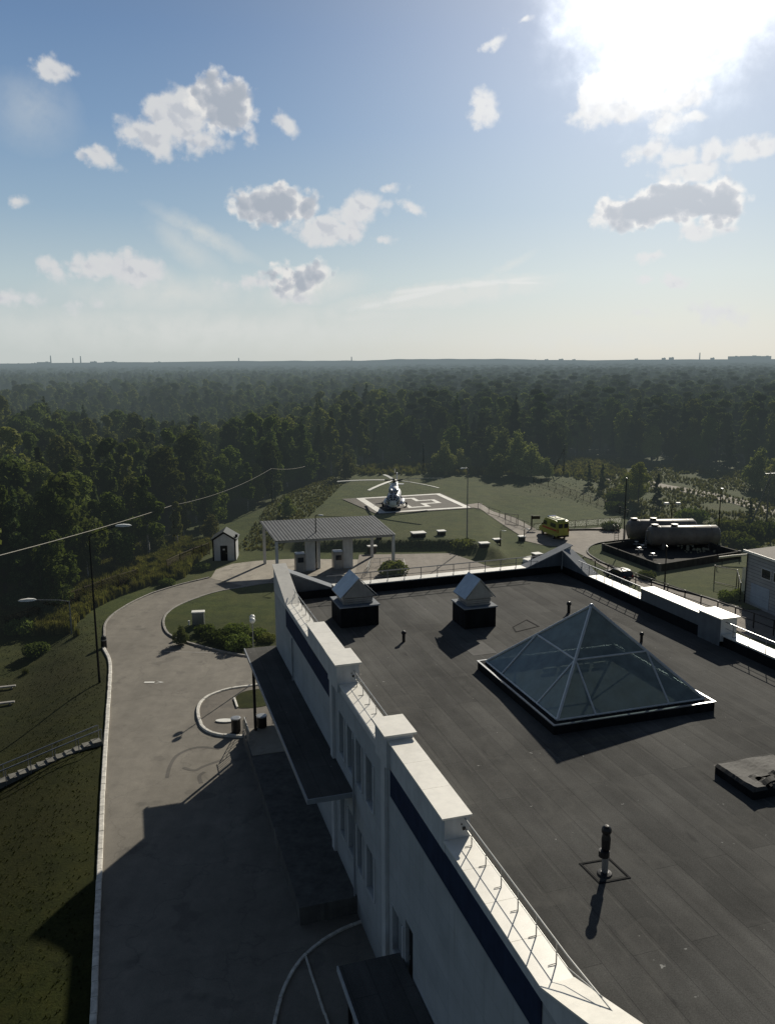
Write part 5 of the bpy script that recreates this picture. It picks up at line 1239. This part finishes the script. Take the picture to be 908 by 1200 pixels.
for (px, py), lb in (((4, 808), 'short pale plank lying on the left lawn'), ((2, 827), 'second pale plank lying below on the left lawn')):
    p = GT(px, py); tag(solo('garden_plank', MB().bev(p+Vector((0, 0, .25)), (2.2, .35, .1), .3, .03).box(p+Vector((-.7, -.2, .1)), (.12, .3, .3), .3).box(p+Vector((.7, .2, .1)), (.12, .3, .3), .3), M['conc'], p), lb, 'plank')
# outdoor stairs on the left
s0, s1 = Vector((-21.75, 58.2, 0)), Vector((-28.6, 53.4, 0))
sdir = (s1-s0).normalized(); sn = Vector((-sdir.y, sdir.x, 0)); SLn = (s1-s0).length
stt = thing('garden_stairs', 'concrete garden stairs with metal handrail descending from the white kerb', 'stairs', tuple(s0))
sm = MB(); NS = 13
for k in range(NS):
    a = s0+sdir*(SLn*k/NS); zt = .34-1.45*k/NS
    e_ = a+sdir*(SLn/NS-.004)
    sm.hexa([tuple(a-sn*.0)[:2]+(zt-.9,), tuple(e_)[:2]+(zt-.9,), tuple(e_+sn*.75)[:2]+(zt-.9,), tuple(a+sn*.75)[:2]+(zt-.9,)], [tuple(a)[:2]+(zt,), tuple(e_)[:2]+(zt,), tuple(e_+sn*.75)[:2]+(zt,), tuple(a+sn*.75)[:2]+(zt,)])
sflag = 1
part('step', sm, M['stairc'], stt)
ld_ = s1; part('landing', MB().box((s1+sdir*2.6+sn*.4)+Vector((0, 0, -1.42)), (5.2, 1.0, .5), math.atan2(sdir.y, sdir.x)), M['conc'], stt)
hm = MB()
for q in (-.06, .8):
    hm.tube([s0+sn*q+Vector((0, 0, 1.3)), s1+sn*q+Vector((0, 0, -.15)), s1+sdir*5+sn*q+Vector((0, 0, -.2))], .05, 7)
    for k in range(6): a = s0.lerp(s1, k/5)+sn*q; hm.tube([a+Vector((0, 0, -.3-1.5*k/5)), a+Vector((0, 0, 1.3-1.45*k/5))], .035, 6)
part('handrail', hm, M['metal'], stt)

# ------------------------------------------------------------------ vegetation
def set_clump(me, vals):
    at = me.attributes.new('clump', 'FLOAT', 'FACE'); at.data.foreach_set('value', vals)
def leaf_cloud(rg, lobes, n, size, droop=0.0):
    """many small leaf clumps spread through ellipsoidal lobes; returns arrays"""
    wts = np.array([l[3]*l[4]*l[5] for l in lobes])**.7; wts /= wts.sum()
    idx = rg.choice(len(lobes), n, p=wts)
    L_ = np.array(lobes)[idx]
    d = rg.normal(size=(n, 3)); d /= np.linalg.norm(d, axis=1)[:, None]
    rad = rg.uniform(.35, 1.08, n)**.55
    c = L_[:, :3]+d*L_[:, 3:6]*rad[:, None]
    nrm = d+rg.normal(size=(n, 3))*.7; nrm[:, 2] += .25; nrm /= np.linalg.norm(nrm, axis=1)[:, None]
    a = np.cross(nrm, rg.normal(size=(n, 3))); a /= np.linalg.norm(a, axis=1)[:, None]; b = np.cross(nrm, a)
    s = size*rg.uniform(.55, 1.35, n)[:, None]; s2 = s*rg.uniform(.5, .95, n)[:, None]
    v = np.stack([c-a*s, c-b*s2+a*s*.1, c+a*s*1.05-nrm*s*.15, c+b*s2], 1).reshape(-1, 3)
    lobec = rg.uniform(0, 1, len(lobes))[idx]
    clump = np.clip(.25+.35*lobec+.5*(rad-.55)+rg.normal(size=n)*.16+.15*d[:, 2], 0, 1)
    return v, clump
def leaf_mesh(name, v, clump, mat):
    n = len(clump); me = bpy.data.meshes.new(name)
    me.vertices.add(4*n); me.vertices.foreach_set('co', v.astype(np.float32).ravel())
    me.loops.add(4*n); me.loops.foreach_set('vertex_index', np.arange(4*n, dtype=np.int32))
    me.polygons.add(n); me.polygons.foreach_set('loop_start', np.arange(0, 4*n, 4, dtype=np.int32)); me.polygons.foreach_set('loop_total', np.full(n, 4, dtype=np.int32))
    me.update(); me.validate(); set_clump(me, clump.astype(np.float32)); me.materials.append(mat); return me
def broad(seed, h, w_, n, lo=.22, mat='leafA', size=.34):
    rg = np.random.default_rng(seed); lobes = []
    for k in range(rg.integers(13, 20)):
        u_ = rg.uniform(lo, .97); prof_ = math.sin(math.pi*min(1, (u_-lo*.55)/(1-lo*.55))**.8)*.9+.12
        a = rg.uniform(0, 2*math.pi); r_ = w_/2*prof_*rg.uniform(.25, .85)
        s = w_*rg.uniform(.15, .27)*(1.15-.5*u_)
        lobes.append((r_*math.cos(a), r_*math.sin(a), h*u_, s, s, s*rg.uniform(.8, 1.35)))
    lobes.append((0, 0, h*.93, w_*.13, w_*.13, h*.07)); lobes.append((0, 0, h*.6, w_*.2, w_*.2, h*.25))
    v, c_ = leaf_cloud(rg, lobes, n, size); v[:, 2] = np.maximum(v[:, 2], .3)
    cm = leaf_mesh('crown', v, c_, M[mat])
    tm = MB().tube([(0, 0, -.3), (.1, .05, h*.3), (-.05, .1, h*.6), (0, 0, h*.9)], [h*.016, h*.012, h*.008, .03], 7)
    for l in lobes[:9]: z = l[2]*.7; tm.tube([(0, 0, z), (l[0]*.5, l[1]*.5, z+(l[2]-z)*.6), (l[0], l[1], l[2])], [h*.006, h*.004, .02], 5)
    return cm, tm
def conifer(seed, h, w_, n):
    rg = np.random.default_rng(seed); lobes = []
    for k in range(46):
        u_ = rg.uniform(.10, .97); R_ = w_/2*(1-u_)**.75*rg.uniform(.75, 1.15)+.12; a = rg.uniform(0, 2*math.pi); q = rg.uniform(.35, .75)
        lobes.append((R_*q*math.cos(a), R_*q*math.sin(a), h*u_-R_*.12, R_*.42+.15, R_*.42+.15, .22+h*.018))
    lobes.append((0, 0, h*.96, .16, .16, h*.05))
    v, c_ = leaf_cloud(rg, lobes, n, .27); cm = leaf_mesh('crown', v, c_, M['leafB'])
    return cm, MB().tube([(0, 0, -.3), (0, 0, h*.95)], [h*.015, .03], 7)
def pine(seed, h, w_, n):
    rg = np.random.default_rng(seed); lobes = []
    for k in range(16):
        u_ = rg.uniform(.45, .98); a = rg.uniform(0, 2*math.pi); R_ = w_/2*math.sqrt(max(.05, 1-((u_-.62)/.42)**2))*rg.uniform(.3, .85); s = w_*rg.uniform(.13, .22)
        lobes.append((R_*math.cos(a), R_*math.sin(a), h*u_, s, s, s*.6))
    v, c_ = leaf_cloud(rg, lobes, n, .30); cm = leaf_mesh('crown', v, c_, M['leafB'])
    tm = MB().tube([(0, 0, -.3), (.1, 0, h*.5), (0, .1, h*.93)], [h*.015, h*.011, .04], 7)
    for l in lobes[:8]: tm.tube([(0, 0, l[2]*.85), (l[0], l[1], l[2])], [.06, .02], 5)
    return cm, tm
KINDS = []
def kind(nm, label, cm, tm, bark, hgt_):
    r = thing(nm, label, 'tree', (0, -500, 0), 0, 'trees along the near edge of the forest')
    tr = part('trunk', tm, M[bark], r, True, world=False)
    c_ = bpy.data.objects.new('crown', cm); link(c_, r)
    KINDS.append([r, c_, hgt_, False]); return r
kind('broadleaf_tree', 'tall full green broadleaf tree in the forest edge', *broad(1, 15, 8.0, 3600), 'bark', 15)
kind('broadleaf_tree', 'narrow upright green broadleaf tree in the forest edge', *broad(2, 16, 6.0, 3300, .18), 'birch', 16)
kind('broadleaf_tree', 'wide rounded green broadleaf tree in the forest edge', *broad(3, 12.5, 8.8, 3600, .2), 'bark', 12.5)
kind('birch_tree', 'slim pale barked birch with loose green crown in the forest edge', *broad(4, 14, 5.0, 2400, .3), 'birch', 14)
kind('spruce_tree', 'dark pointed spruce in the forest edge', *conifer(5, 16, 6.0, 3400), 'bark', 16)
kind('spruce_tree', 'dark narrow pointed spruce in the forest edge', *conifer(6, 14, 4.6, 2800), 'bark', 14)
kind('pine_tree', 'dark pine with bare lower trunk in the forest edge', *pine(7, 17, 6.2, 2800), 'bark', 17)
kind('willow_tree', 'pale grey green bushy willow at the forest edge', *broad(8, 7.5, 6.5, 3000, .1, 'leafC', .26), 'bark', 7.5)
CLEAR = [(-70, 10), (-52, 70), (-42.5, 87), (-36.5, 98), (-32, 122), (-29.5, 143), (-22, 163), (-13, 196), (-3, 216), (10, 218), (20, 206), (43, 218), (62, 252), (70, 232), (84, 224), (93, 205), (104, 170), (125, 120), (120, 20)]
GAPS = [(-262, 640, 60, 130), (-110, 600, 40, 60), (-120, 300, 22, 34), (-60, 262, 16, 24), (-230, 430, 40, 60), (-185, 230, 14, 26), (150, 760, 60, 50)]
spots = []
rg = np.random.default_rng(11)
HALF = R(27.5)
def cand(d0, d1, sp, jit=.45):
    y = 0
    ysn = np.arange(d0*.85, d1, sp)
    for yy in ysn:
        xm = yy*math.tan(HALF)+12
        for xx in np.arange(-xm, xm, sp):
            x, y_ = xx+rg.uniform(-jit, jit)*sp*1.6, yy+rg.uniform(-jit, jit)*sp*1.6
            d = math.hypot(x, y_)
            if not d0 <= d < d1: continue
            if y_ < 262 and inpoly(CLEAR, x, y_): continue
            if any(((x-a)/c_)**2+((y_-b)/e_)**2 < 1 for a, b, c_, e_ in GAPS): continue
            yield x, y_, d
def pick(x, y):
    right = x/y > .02
    r = rg.uniform()
    if right: k = rg.choice([0, 1, 2, 4, 5, 6, 6, 6, 4])
    else: k = rg.choice([0, 0, 1, 1, 2, 2, 3, 3, 3, 4, 5, 7, 7])
    return int(k)
near = []
for x, y, d in cand(60, 420, 4.6):
    near.append((x, y, d, pick(x, y)))
# how deep inside the wood: the front rows are the trees one can tell apart
near = [q+(pdist(CLEAR, q[0], q[1]),) for q in near]
near.sort(key=lambda q: q[4]*1.5+q[2]*.22)
ind = near[:285]; rest = near[285:]
for x, y, d, k, dep in ind:
    root, cobj, hh_, used = KINDS[k]
    sc_ = rg.uniform(.58, 1.14)*(.86 if dep < 3 else 1.0)
    if x < -20 and y < 165 and dep < 14: sc_ *= .92
    if not used:
        root.location = (x, y, H(x, y)); root.rotation_euler = (0, 0, rg.uniform(0, 6.28)); root.scale = (sc_, sc_, sc_); KINDS[k][3] = True
    else: dup(root, (x, y, H(x, y)), rg.uniform(0, 6.28), None, (sc_*rg.uniform(.9, 1.15), sc_*rg.uniform(.9, 1.15), sc_))
# pale willows in front of the dark wood
WIL = [(150, 600, .9), (405, 562, .8), (412, 553, .7), (520, 556, 1.0), (573, 548, 1.3), (590, 552, 1.3), (605, 556, 1.3), (622, 560, 1.0), (585, 560, .7), (250, 632, .5), (890, 575, 1.15), (905, 582, 1.0), (800, 548, .7), (180, 650, .55), (335, 606, .5), (60, 716, .6), (470, 545, .8), (540, 552, .7), (640, 560, .6)]
for px, py, sc_ in WIL:
    p = GT(px, py); root, cobj, hh_, used = KINDS[7]
    if not used: root.location = p; root.scale = (sc_,)*3; KINDS[7][3] = True
    else: dup(root, tuple(p), rg.uniform(0, 6.28), None, (sc_*rg.uniform(.9, 1.3), sc_*rg.uniform(.9, 1.3), sc_))
for root in [k[0] for k in KINDS if not k[3]]:
    root.location = (-70-rg.uniform(0, 20), 150, 0)
# free standing small trees and shrubs with labels of their own
def lone(k, px, py, hgt_, label, nm):
    p = GT(px, py); s = hgt_/KINDS[k][2]; o = dup(KINDS[k][0], tuple(p), rg.uniform(0, 6.28), label, (s*1.05, s*1.05, s)); o.name = nm
    if 'group' in o: del o['group']
    return o
lone(4, 689, 571, 5.6, 'small dark spruce on the rough grass, leftmost of the young pair', 'spruce_tree')
lone(5, 705, 577, 6.2, 'small dark spruce on the rough grass, right one of the young pair', 'spruce_tree')
lone(0, 747, 592, 8.6, 'loose leafy tree standing among dark bushes above the tanks', 'broadleaf_tree')
lone(5, 769, 596, 6.8, 'dark spruce close to the leafy tree above the tanks', 'spruce_tree')
lone(2, 733, 588, 5.2, 'low bushy tree left of the leafy tree above the tanks', 'broadleaf_tree')
lone(4, 877, 614, 4.6, 'small dark spruce near the strutted pole at right', 'spruce_tree')
lone(7, 212, 756, 1.9, 'small shrub at the kerb corner of the grass island', 'shrub')
bus = thing('shrub', 'low bushy green shrub', 'shrub', tuple(GT(252, 752)), 0, 'shrubs on the grass island')
v_, c_ = leaf_cloud(np.random.default_rng(21), [(x, y, .55, .8, .8, .55) for x, y in ((0, 0), (.8, .2), (-.7, .3), (.2, -.5), (.3, .7))], 1300, .13)
co_ = bpy.data.objects.new('foliage', leaf_mesh('foliage', v_, c_, M['leafA'])); link(co_, bus)
part('stem', MB().tube([(0, 0, -.1), (.1, 0, .7)], [.06, .02], 5).tube([(0, 0, 0), (-.5, .2, .7)], [.04, .015], 5), M['bark'], bus, world=False)
bus['label'] = 'low bushy green shrub on the grass island, leftmost of the clump'
for i, (px, py, s, lb) in enumerate([(265, 757, .85, 'large low shrub in the middle of the grass island clump'), (281, 760, 1.1, 'large low shrub at the kerb end of the grass island clump'), (243, 744, .9, 'small shrub beside the electrical cabinet'), (276, 744, 1.0, 'shrub at the back of the grass island clump'), (312, 752, .7, 'shrub close to the hospital corner'), (300, 748, .8, 'small shrub behind the globe lamp')]):
    dup(bus, tuple(GT(px, py)), i*1.3, lb, (s, s, s*1.05))
LB = ['round shrub in the rough grass right of the tanks', 'low shrub behind the bund at its right corner', 'shrub on the slope below the strutted pole', 'bushy shrub by the kerb of the far road', 'small shrub by the tank yard kerb', 'low shrub beside the annex corner', 'shrub in the grass by the annex fence', 'shrub on the dark bank under the lamp post', 'small shrub in the yard pit', 'shrub by the light on the left bank', 'shrub in the tall grass left of the lamp', 'bushy shrub at the tall grass edge', 'shrub just right of the slatted fence', 'shrub in front of the kiosk fence', 'low shrub on the left lawn', 'shrub beyond the far lawn fence', 'shrub at the right frame edge under the pole', 'shrub left of the annex roof corner', 'shrub right of the young spruces', 'shrub above the tank bund']
for i, (px, py, s) in enumerate([(850, 628, 2.0), (862, 640, 1.7), (880, 632, 1.9), (716, 621, 1.1), (757, 678, .8), (868, 702, 1.0), (852, 704, .9), (543, 645, 1.3), (462, 674, 1.4), (44, 768, .9), (28, 742, 1.2), (196, 686, .7), (182, 682, .6), (236, 668, .8), (44, 766, .8), (722, 600, 1.5), (900, 628, 1.8), (872, 643, 1.3), (722, 588, 1.6), (808, 612, 1.9)]):
    o = dup(bus, tuple(GT(px, py)), i*.9, LB[i], (s, s*1.1, s*1.15)); o['group'] = 'wild shrubs around the site'

# --- woods beyond the first rows, and long grass: uncountable stuff grown on points
def scatter(name, pts, rots, scl, idx, sources, mat=None):
    me = bpy.data.meshes.new(name); n = len(pts)
    me.vertices.add(n); me.vertices.foreach_set('co', np.asarray(pts, dtype=np.float32).ravel())
    for nm_, ty, val in (('rz', 'FLOAT', rots), ('idx', 'INT', idx)):
        a = me.attributes.new(nm_, ty, 'POINT'); a.data.foreach_set('value', np.asarray(val))
    a = me.attributes.new('scl', 'FLOAT_VECTOR', 'POINT'); a.data.foreach_set('vector', np.asarray(scl, dtype=np.float32).ravel())
    o = bpy.data.objects.new(name, me); link(o); o['kind'] = 'stuff'
    ng_ = bpy.data.node_groups.new(name+'_nodes', 'GeometryNodeTree')
    ng_.interface.new_socket('Geometry', in_out='INPUT', socket_type='NodeSocketGeometry'); ng_.interface.new_socket('Geometry', in_out='OUTPUT', socket_type='NodeSocketGeometry')
    N = ng_.nodes.new; gi, go_ = N('NodeGroupInput'), N('NodeGroupOutput'); iop = N('GeometryNodeInstanceOnPoints'); jn = N('GeometryNodeGeometryToInstance')
    for s in reversed(sources):
        oi = N('GeometryNodeObjectInfo'); oi.inputs['Object'].default_value = s; oi.transform_space = 'ORIGINAL'; oi.inputs['As Instance'].default_value = False
        ng_.links.new(oi.outputs['Geometry'], jn.inputs[0])
    def at(nm_, dt):
        q = N('GeometryNodeInputNamedAttribute'); q.data_type = dt; q.inputs['Name'].default_value = nm_
        return next(x for x in q.outputs if x.enabled and x.name == 'Attribute')
    cx = N('ShaderNodeCombineXYZ'); ng_.links.new(at('rz', 'FLOAT'), cx.inputs[2])
    ng_.links.new(gi.outputs[0], iop.inputs['Points']); ng_.links.new(jn.outputs[0], iop.inputs['Instance'])
    iop.inputs['Pick Instance'].default_value = True
    ng_.links.new(at('idx', 'INT'), iop.inputs['Instance Index']); ng_.links.new(cx.outputs[0], iop.inputs['Rotation']); ng_.links.new(at('scl', 'FLOAT_VECTOR'), iop.inputs['Scale'])
    ng_.links.new(iop.outputs[0], go_.inputs[0])
    md = o.modifiers.new('grow', 'NODES'); md.node_group = ng_
    return o
pts, rots, scl, idx = [], [], [], []
def put(x, y, k, s, sw=1.0):
    pts.append((x, y, 0)); rots.append(rg.uniform(0, 6.28)); scl.append((s*sw*rg.uniform(.9, 1.2), s*sw*rg.uniform(.9, 1.2), s)); idx.append(k)
for x, y, d, k, dep in rest:
    hm_ = .42+.78*float(np.clip(.5+.5*math.sin(x*.031+1.3)*math.cos(y*.023+x*.011), 0, 1)) if x/y < .02 else 1.0
    put(x, y, k, rg.uniform(.6, 1.15)*hm_)
for x, y, d in cand(420, 1300, 9.5): put(x, y, pick(x, y), rg.uniform(.75, 1.2), 1.25)
for x, y, d in cand(1300, 5200, 30): put(x, y, pick(x, y), rg.uniform(.7, 1.25), 2.9)
print('woods', len(pts))
wd_ = scatter('distant_woodland', pts, rots, scl, idx, [k[1] for k in KINDS]); wd_['label'] = 'dense mixed green forest stretching to the horizon'; wd_['category'] = 'forest'
# tall grass tufts
def tuft(seed, n, h):
    r2 = np.random.default_rng(seed); v = []; c_ = []
    for k in range(n):
        a = r2.uniform(0, 6.28); r_ = r2.uniform(0, .35); x, y = r_*math.cos(a), r_*math.sin(a); hh_ = h*r2.uniform(.5, 1.1); la = r2.uniform(0, 6.28); ln_ = r2.uniform(.1, .35)*hh_; w2 = .035
        dx, dy = math.cos(la), math.sin(la)
        v += [(x-dy*w2, y+dx*w2, -.05), (x+dy*w2, y-dx*w2, -.05), (x+dx*ln_+dy*w2*.3, y+dy*ln_-dx*w2*.3, hh_), (x+dx*ln_-dy*w2*.3, y+dy*ln_+dx*w2*.3, hh_*.97)]; c_.append(r2.uniform(0, 1))
    return leaf_mesh('tuft', np.array(v), np.array(c_), M['weed' if seed == 1 else 'lawn'])
tf = []
for s, n, h in ((1, 70, .9), (2, 60, .6)):
    o = bpy.data.objects.new('grass_tuft', tuft(s, n, h)); link(o); tag(o, ['tall dry grass tuft by the left street lamp', 'short dry grass tuft on the left lawn edge'][s-1], 'grass tuft'); p = GT(*((90, 745), (30, 790))[s-1]); o.location = p; tf.append(o)
gp_, gr_, gs_, gi_ = [], [], [], []
tg = np.random.default_rng(5)
ISL1 = isl1
def weeds(n, box, cond, s0_, s1_, kd=None):
    k = 0; tries = 0
    while k < n and tries < n*30:
        tries += 1
        x, y = tg.uniform(box[0], box[1]), tg.uniform(box[2], box[3])
        if not cond(x, y): continue
        gp_.append((x, y, H(x, y))); gr_.append(tg.uniform(0, 6.28)); s = tg.uniform(s0_, s1_); gs_.append((s, s, s*tg.uniform(.8, 1.3))); gi_.append((1 if s1_ < .45 else 0) if kd is None else kd); k += 1
lft = lambda x, y: x < kerbx(y)-2.2 and (x > -60) and y > 66+.35*(-25-x)
weeds(9000, (-48, -23, 78, 128), lambda x, y: x < kerbx(y)-3.5 and y > 84-.5*(x+33) and math.sin(x*.8)*math.cos(y*.5) > -.6, .35, 1.25)
weeds(9000, (-46, -10, 26, 88), lambda x, y: x < kerbx(y)-.5, .05, .13)
weeds(2500, (-26, -9, 74, 104), lambda x, y: inpoly(ISL1, x, y), .06, .16)
weeds(2500, (-23, -7, 122, 210), lambda x, y: x < -9 and inpoly(CLEAR, x, y) and x < -7-.1*(210-y), .15, .5)
weeds(9000, (44, 100, 118, 240), lambda x, y: inpoly(CLEAR, x, y) and y > 118 and math.sin(x*.3+1)*math.cos(y*.22) > -.4, .2, .7)
weeds(1200, (28, 60, 150, 235), lambda x, y: inpoly(CLEAR, x, y) and y > 215-1.6*x*.9, .1, .32)
weeds(900, (-14, 16, 119, 124), lambda x, y: .2 < H(x, y) < 1.28, .12, .35)
weeds(1500, (-12, 60, 196, 235), lambda x, y: inpoly(CLEAR, x, y), .6, 1.5)
gw = scatter('tall_grass', gp_, gr_, gs_, gi_, tf); gw['label'] = 'tall uncut grass and weeds around the site'; gw['category'] = 'grass'

# ------------------------------------------------------------------ horizon
hm_ = MB(); rh = random.Random(4)
def ridge(d, z0, amp, seed, a0, a1):
    r_ = random.Random(seed); ph = [r_.uniform(0, 6.28) for _ in range(5)]; top, bot = [], []
    for k in range(121):
        a = R(a0+(a1-a0)*k/120); zz = z0+amp*sum(math.sin(a*f_+p_)/(i+1) for i, (f_, p_) in enumerate(zip((9, 23, 51, 97, 210), ph)))
        env = math.sin(math.pi*k/120)**.5
        top.append((d*math.sin(a), d*math.cos(a), max(2, zz*env))); bot.append((d*math.sin(a)*.97, d*math.cos(a)*.97, -1))
    n_ = len(top); return MB().add(top+bot, [(i, i+1, n_+i+1, n_+i) for i in range(n_-1)])
struct('hills', ridge(17000, 75, 14, 2, -16, 14), M['hill']); struct('hills', ridge(11000, 44, 6, 5, -34, 34), M['hill'])
def block(px, py, d, w_, h, label, grp='apartment blocks on the horizon'):
    s = sight(px, py).normalized(); a = math.atan2(s.x, s.y); x, y = d*math.sin(a), d*math.cos(a)
    zb = 0
    m = MB().box((x, y, h/2), (w_, 14, h), -a)
    m.box((x+w_*.2*math.cos(-a), y+w_*.2*math.sin(-a), h+2), (w_*.2, 6, 4), -a)
    o = solo('apartment_block', m, M['city'], (x, y, 0)); tag(o, label, 'building', grp)
for i, (px, w_, h) in enumerate([(878, 190, 62), (895, 120, 60), (859, 110, 60), (834, 40, 48), (786, 50, 54), (777, 40, 50), (745, 36, 46), (640, 40, 44), (657, 50, 46), (626, 40, 40), (672, 36, 42)]):
    block(px, 424, 8200, w_*.9, h, ['wide pale apartment block on the horizon at far right', 'pale apartment block at the right end of the horizon', 'pale apartment block left of the widest one on the horizon', 'small block on the horizon above the lone tree', 'taller small block of the horizon pair', 'lower small block of the horizon pair', 'single small block left of the horizon pair', 'faint block on the hazy middle horizon', 'faint wide block on the hazy middle horizon', 'leftmost faint block of the middle horizon group', 'rightmost faint block of the middle horizon group'][i])
for i, px in enumerate((8, 20, 40, 52, 75, 84, 96, 110, 130, 160, 185)):
    block(px, 426, 7000, rh.uniform(35, 110), rh.uniform(26, 44), ['faint industrial block at the left end of the horizon', 'second faint block from the left end of the horizon', 'low faint block left of the first chimney', 'low faint block just right of the leftmost group', 'faint block between the horizon chimneys', 'faint block beside the taller chimney', 'faint long block right of the taller chimney', 'faint block in the middle of the left skyline', 'long low shed on the left skyline', 'low pale shed on the left skyline', 'rightmost pale shed of the left skyline'][i], 'industrial blocks on the left skyline')
for i, (px, h) in enumerate(((60, 95), (86, 75), (95, 90), (280, 70), (412, 75), (819, 90))):
    s = sight(px, 424).normalized(); a = math.atan2(s.x, s.y); x, y = 7600*math.sin(a), 7600*math.cos(a)
    o = solo('chimney_stack', MB().tube([(x, y, 0), (x, y, h)], [7, 4], 8), M['city'], (x, y, 0)); tag(o, ['thin chimney at the left end of the skyline', 'thin chimney right of the leftmost one', 'tallest thin chimney on the left skyline', 'single thin mast on the skyline left of centre', 'single thin mast on the skyline above the helicopter', 'thin mast on the skyline left of the wide block'][i], 'chimney')

# ------------------------------------------------------------------ render settings
SC.view_settings.view_transform = 'Standard'; SC.view_settings.look = 'None'; SC.view_settings.exposure = 0; SC.view_settings.gamma = 1
SC.render.engine = 'CYCLES'
cy = SC.cycles
cy.use_denoising = True
try: cy.denoiser = 'OPENIMAGEDENOISE'
except Exception: pass
cy.max_bounces = 6; cy.diffuse_bounces = 3; cy.glossy_bounces = 3; cy.transmission_bounces = 4; cy.transparent_max_bounces = 10
cy.caustics_reflective = False; cy.caustics_refractive = False; cy.sample_clamp_indirect = 4.0
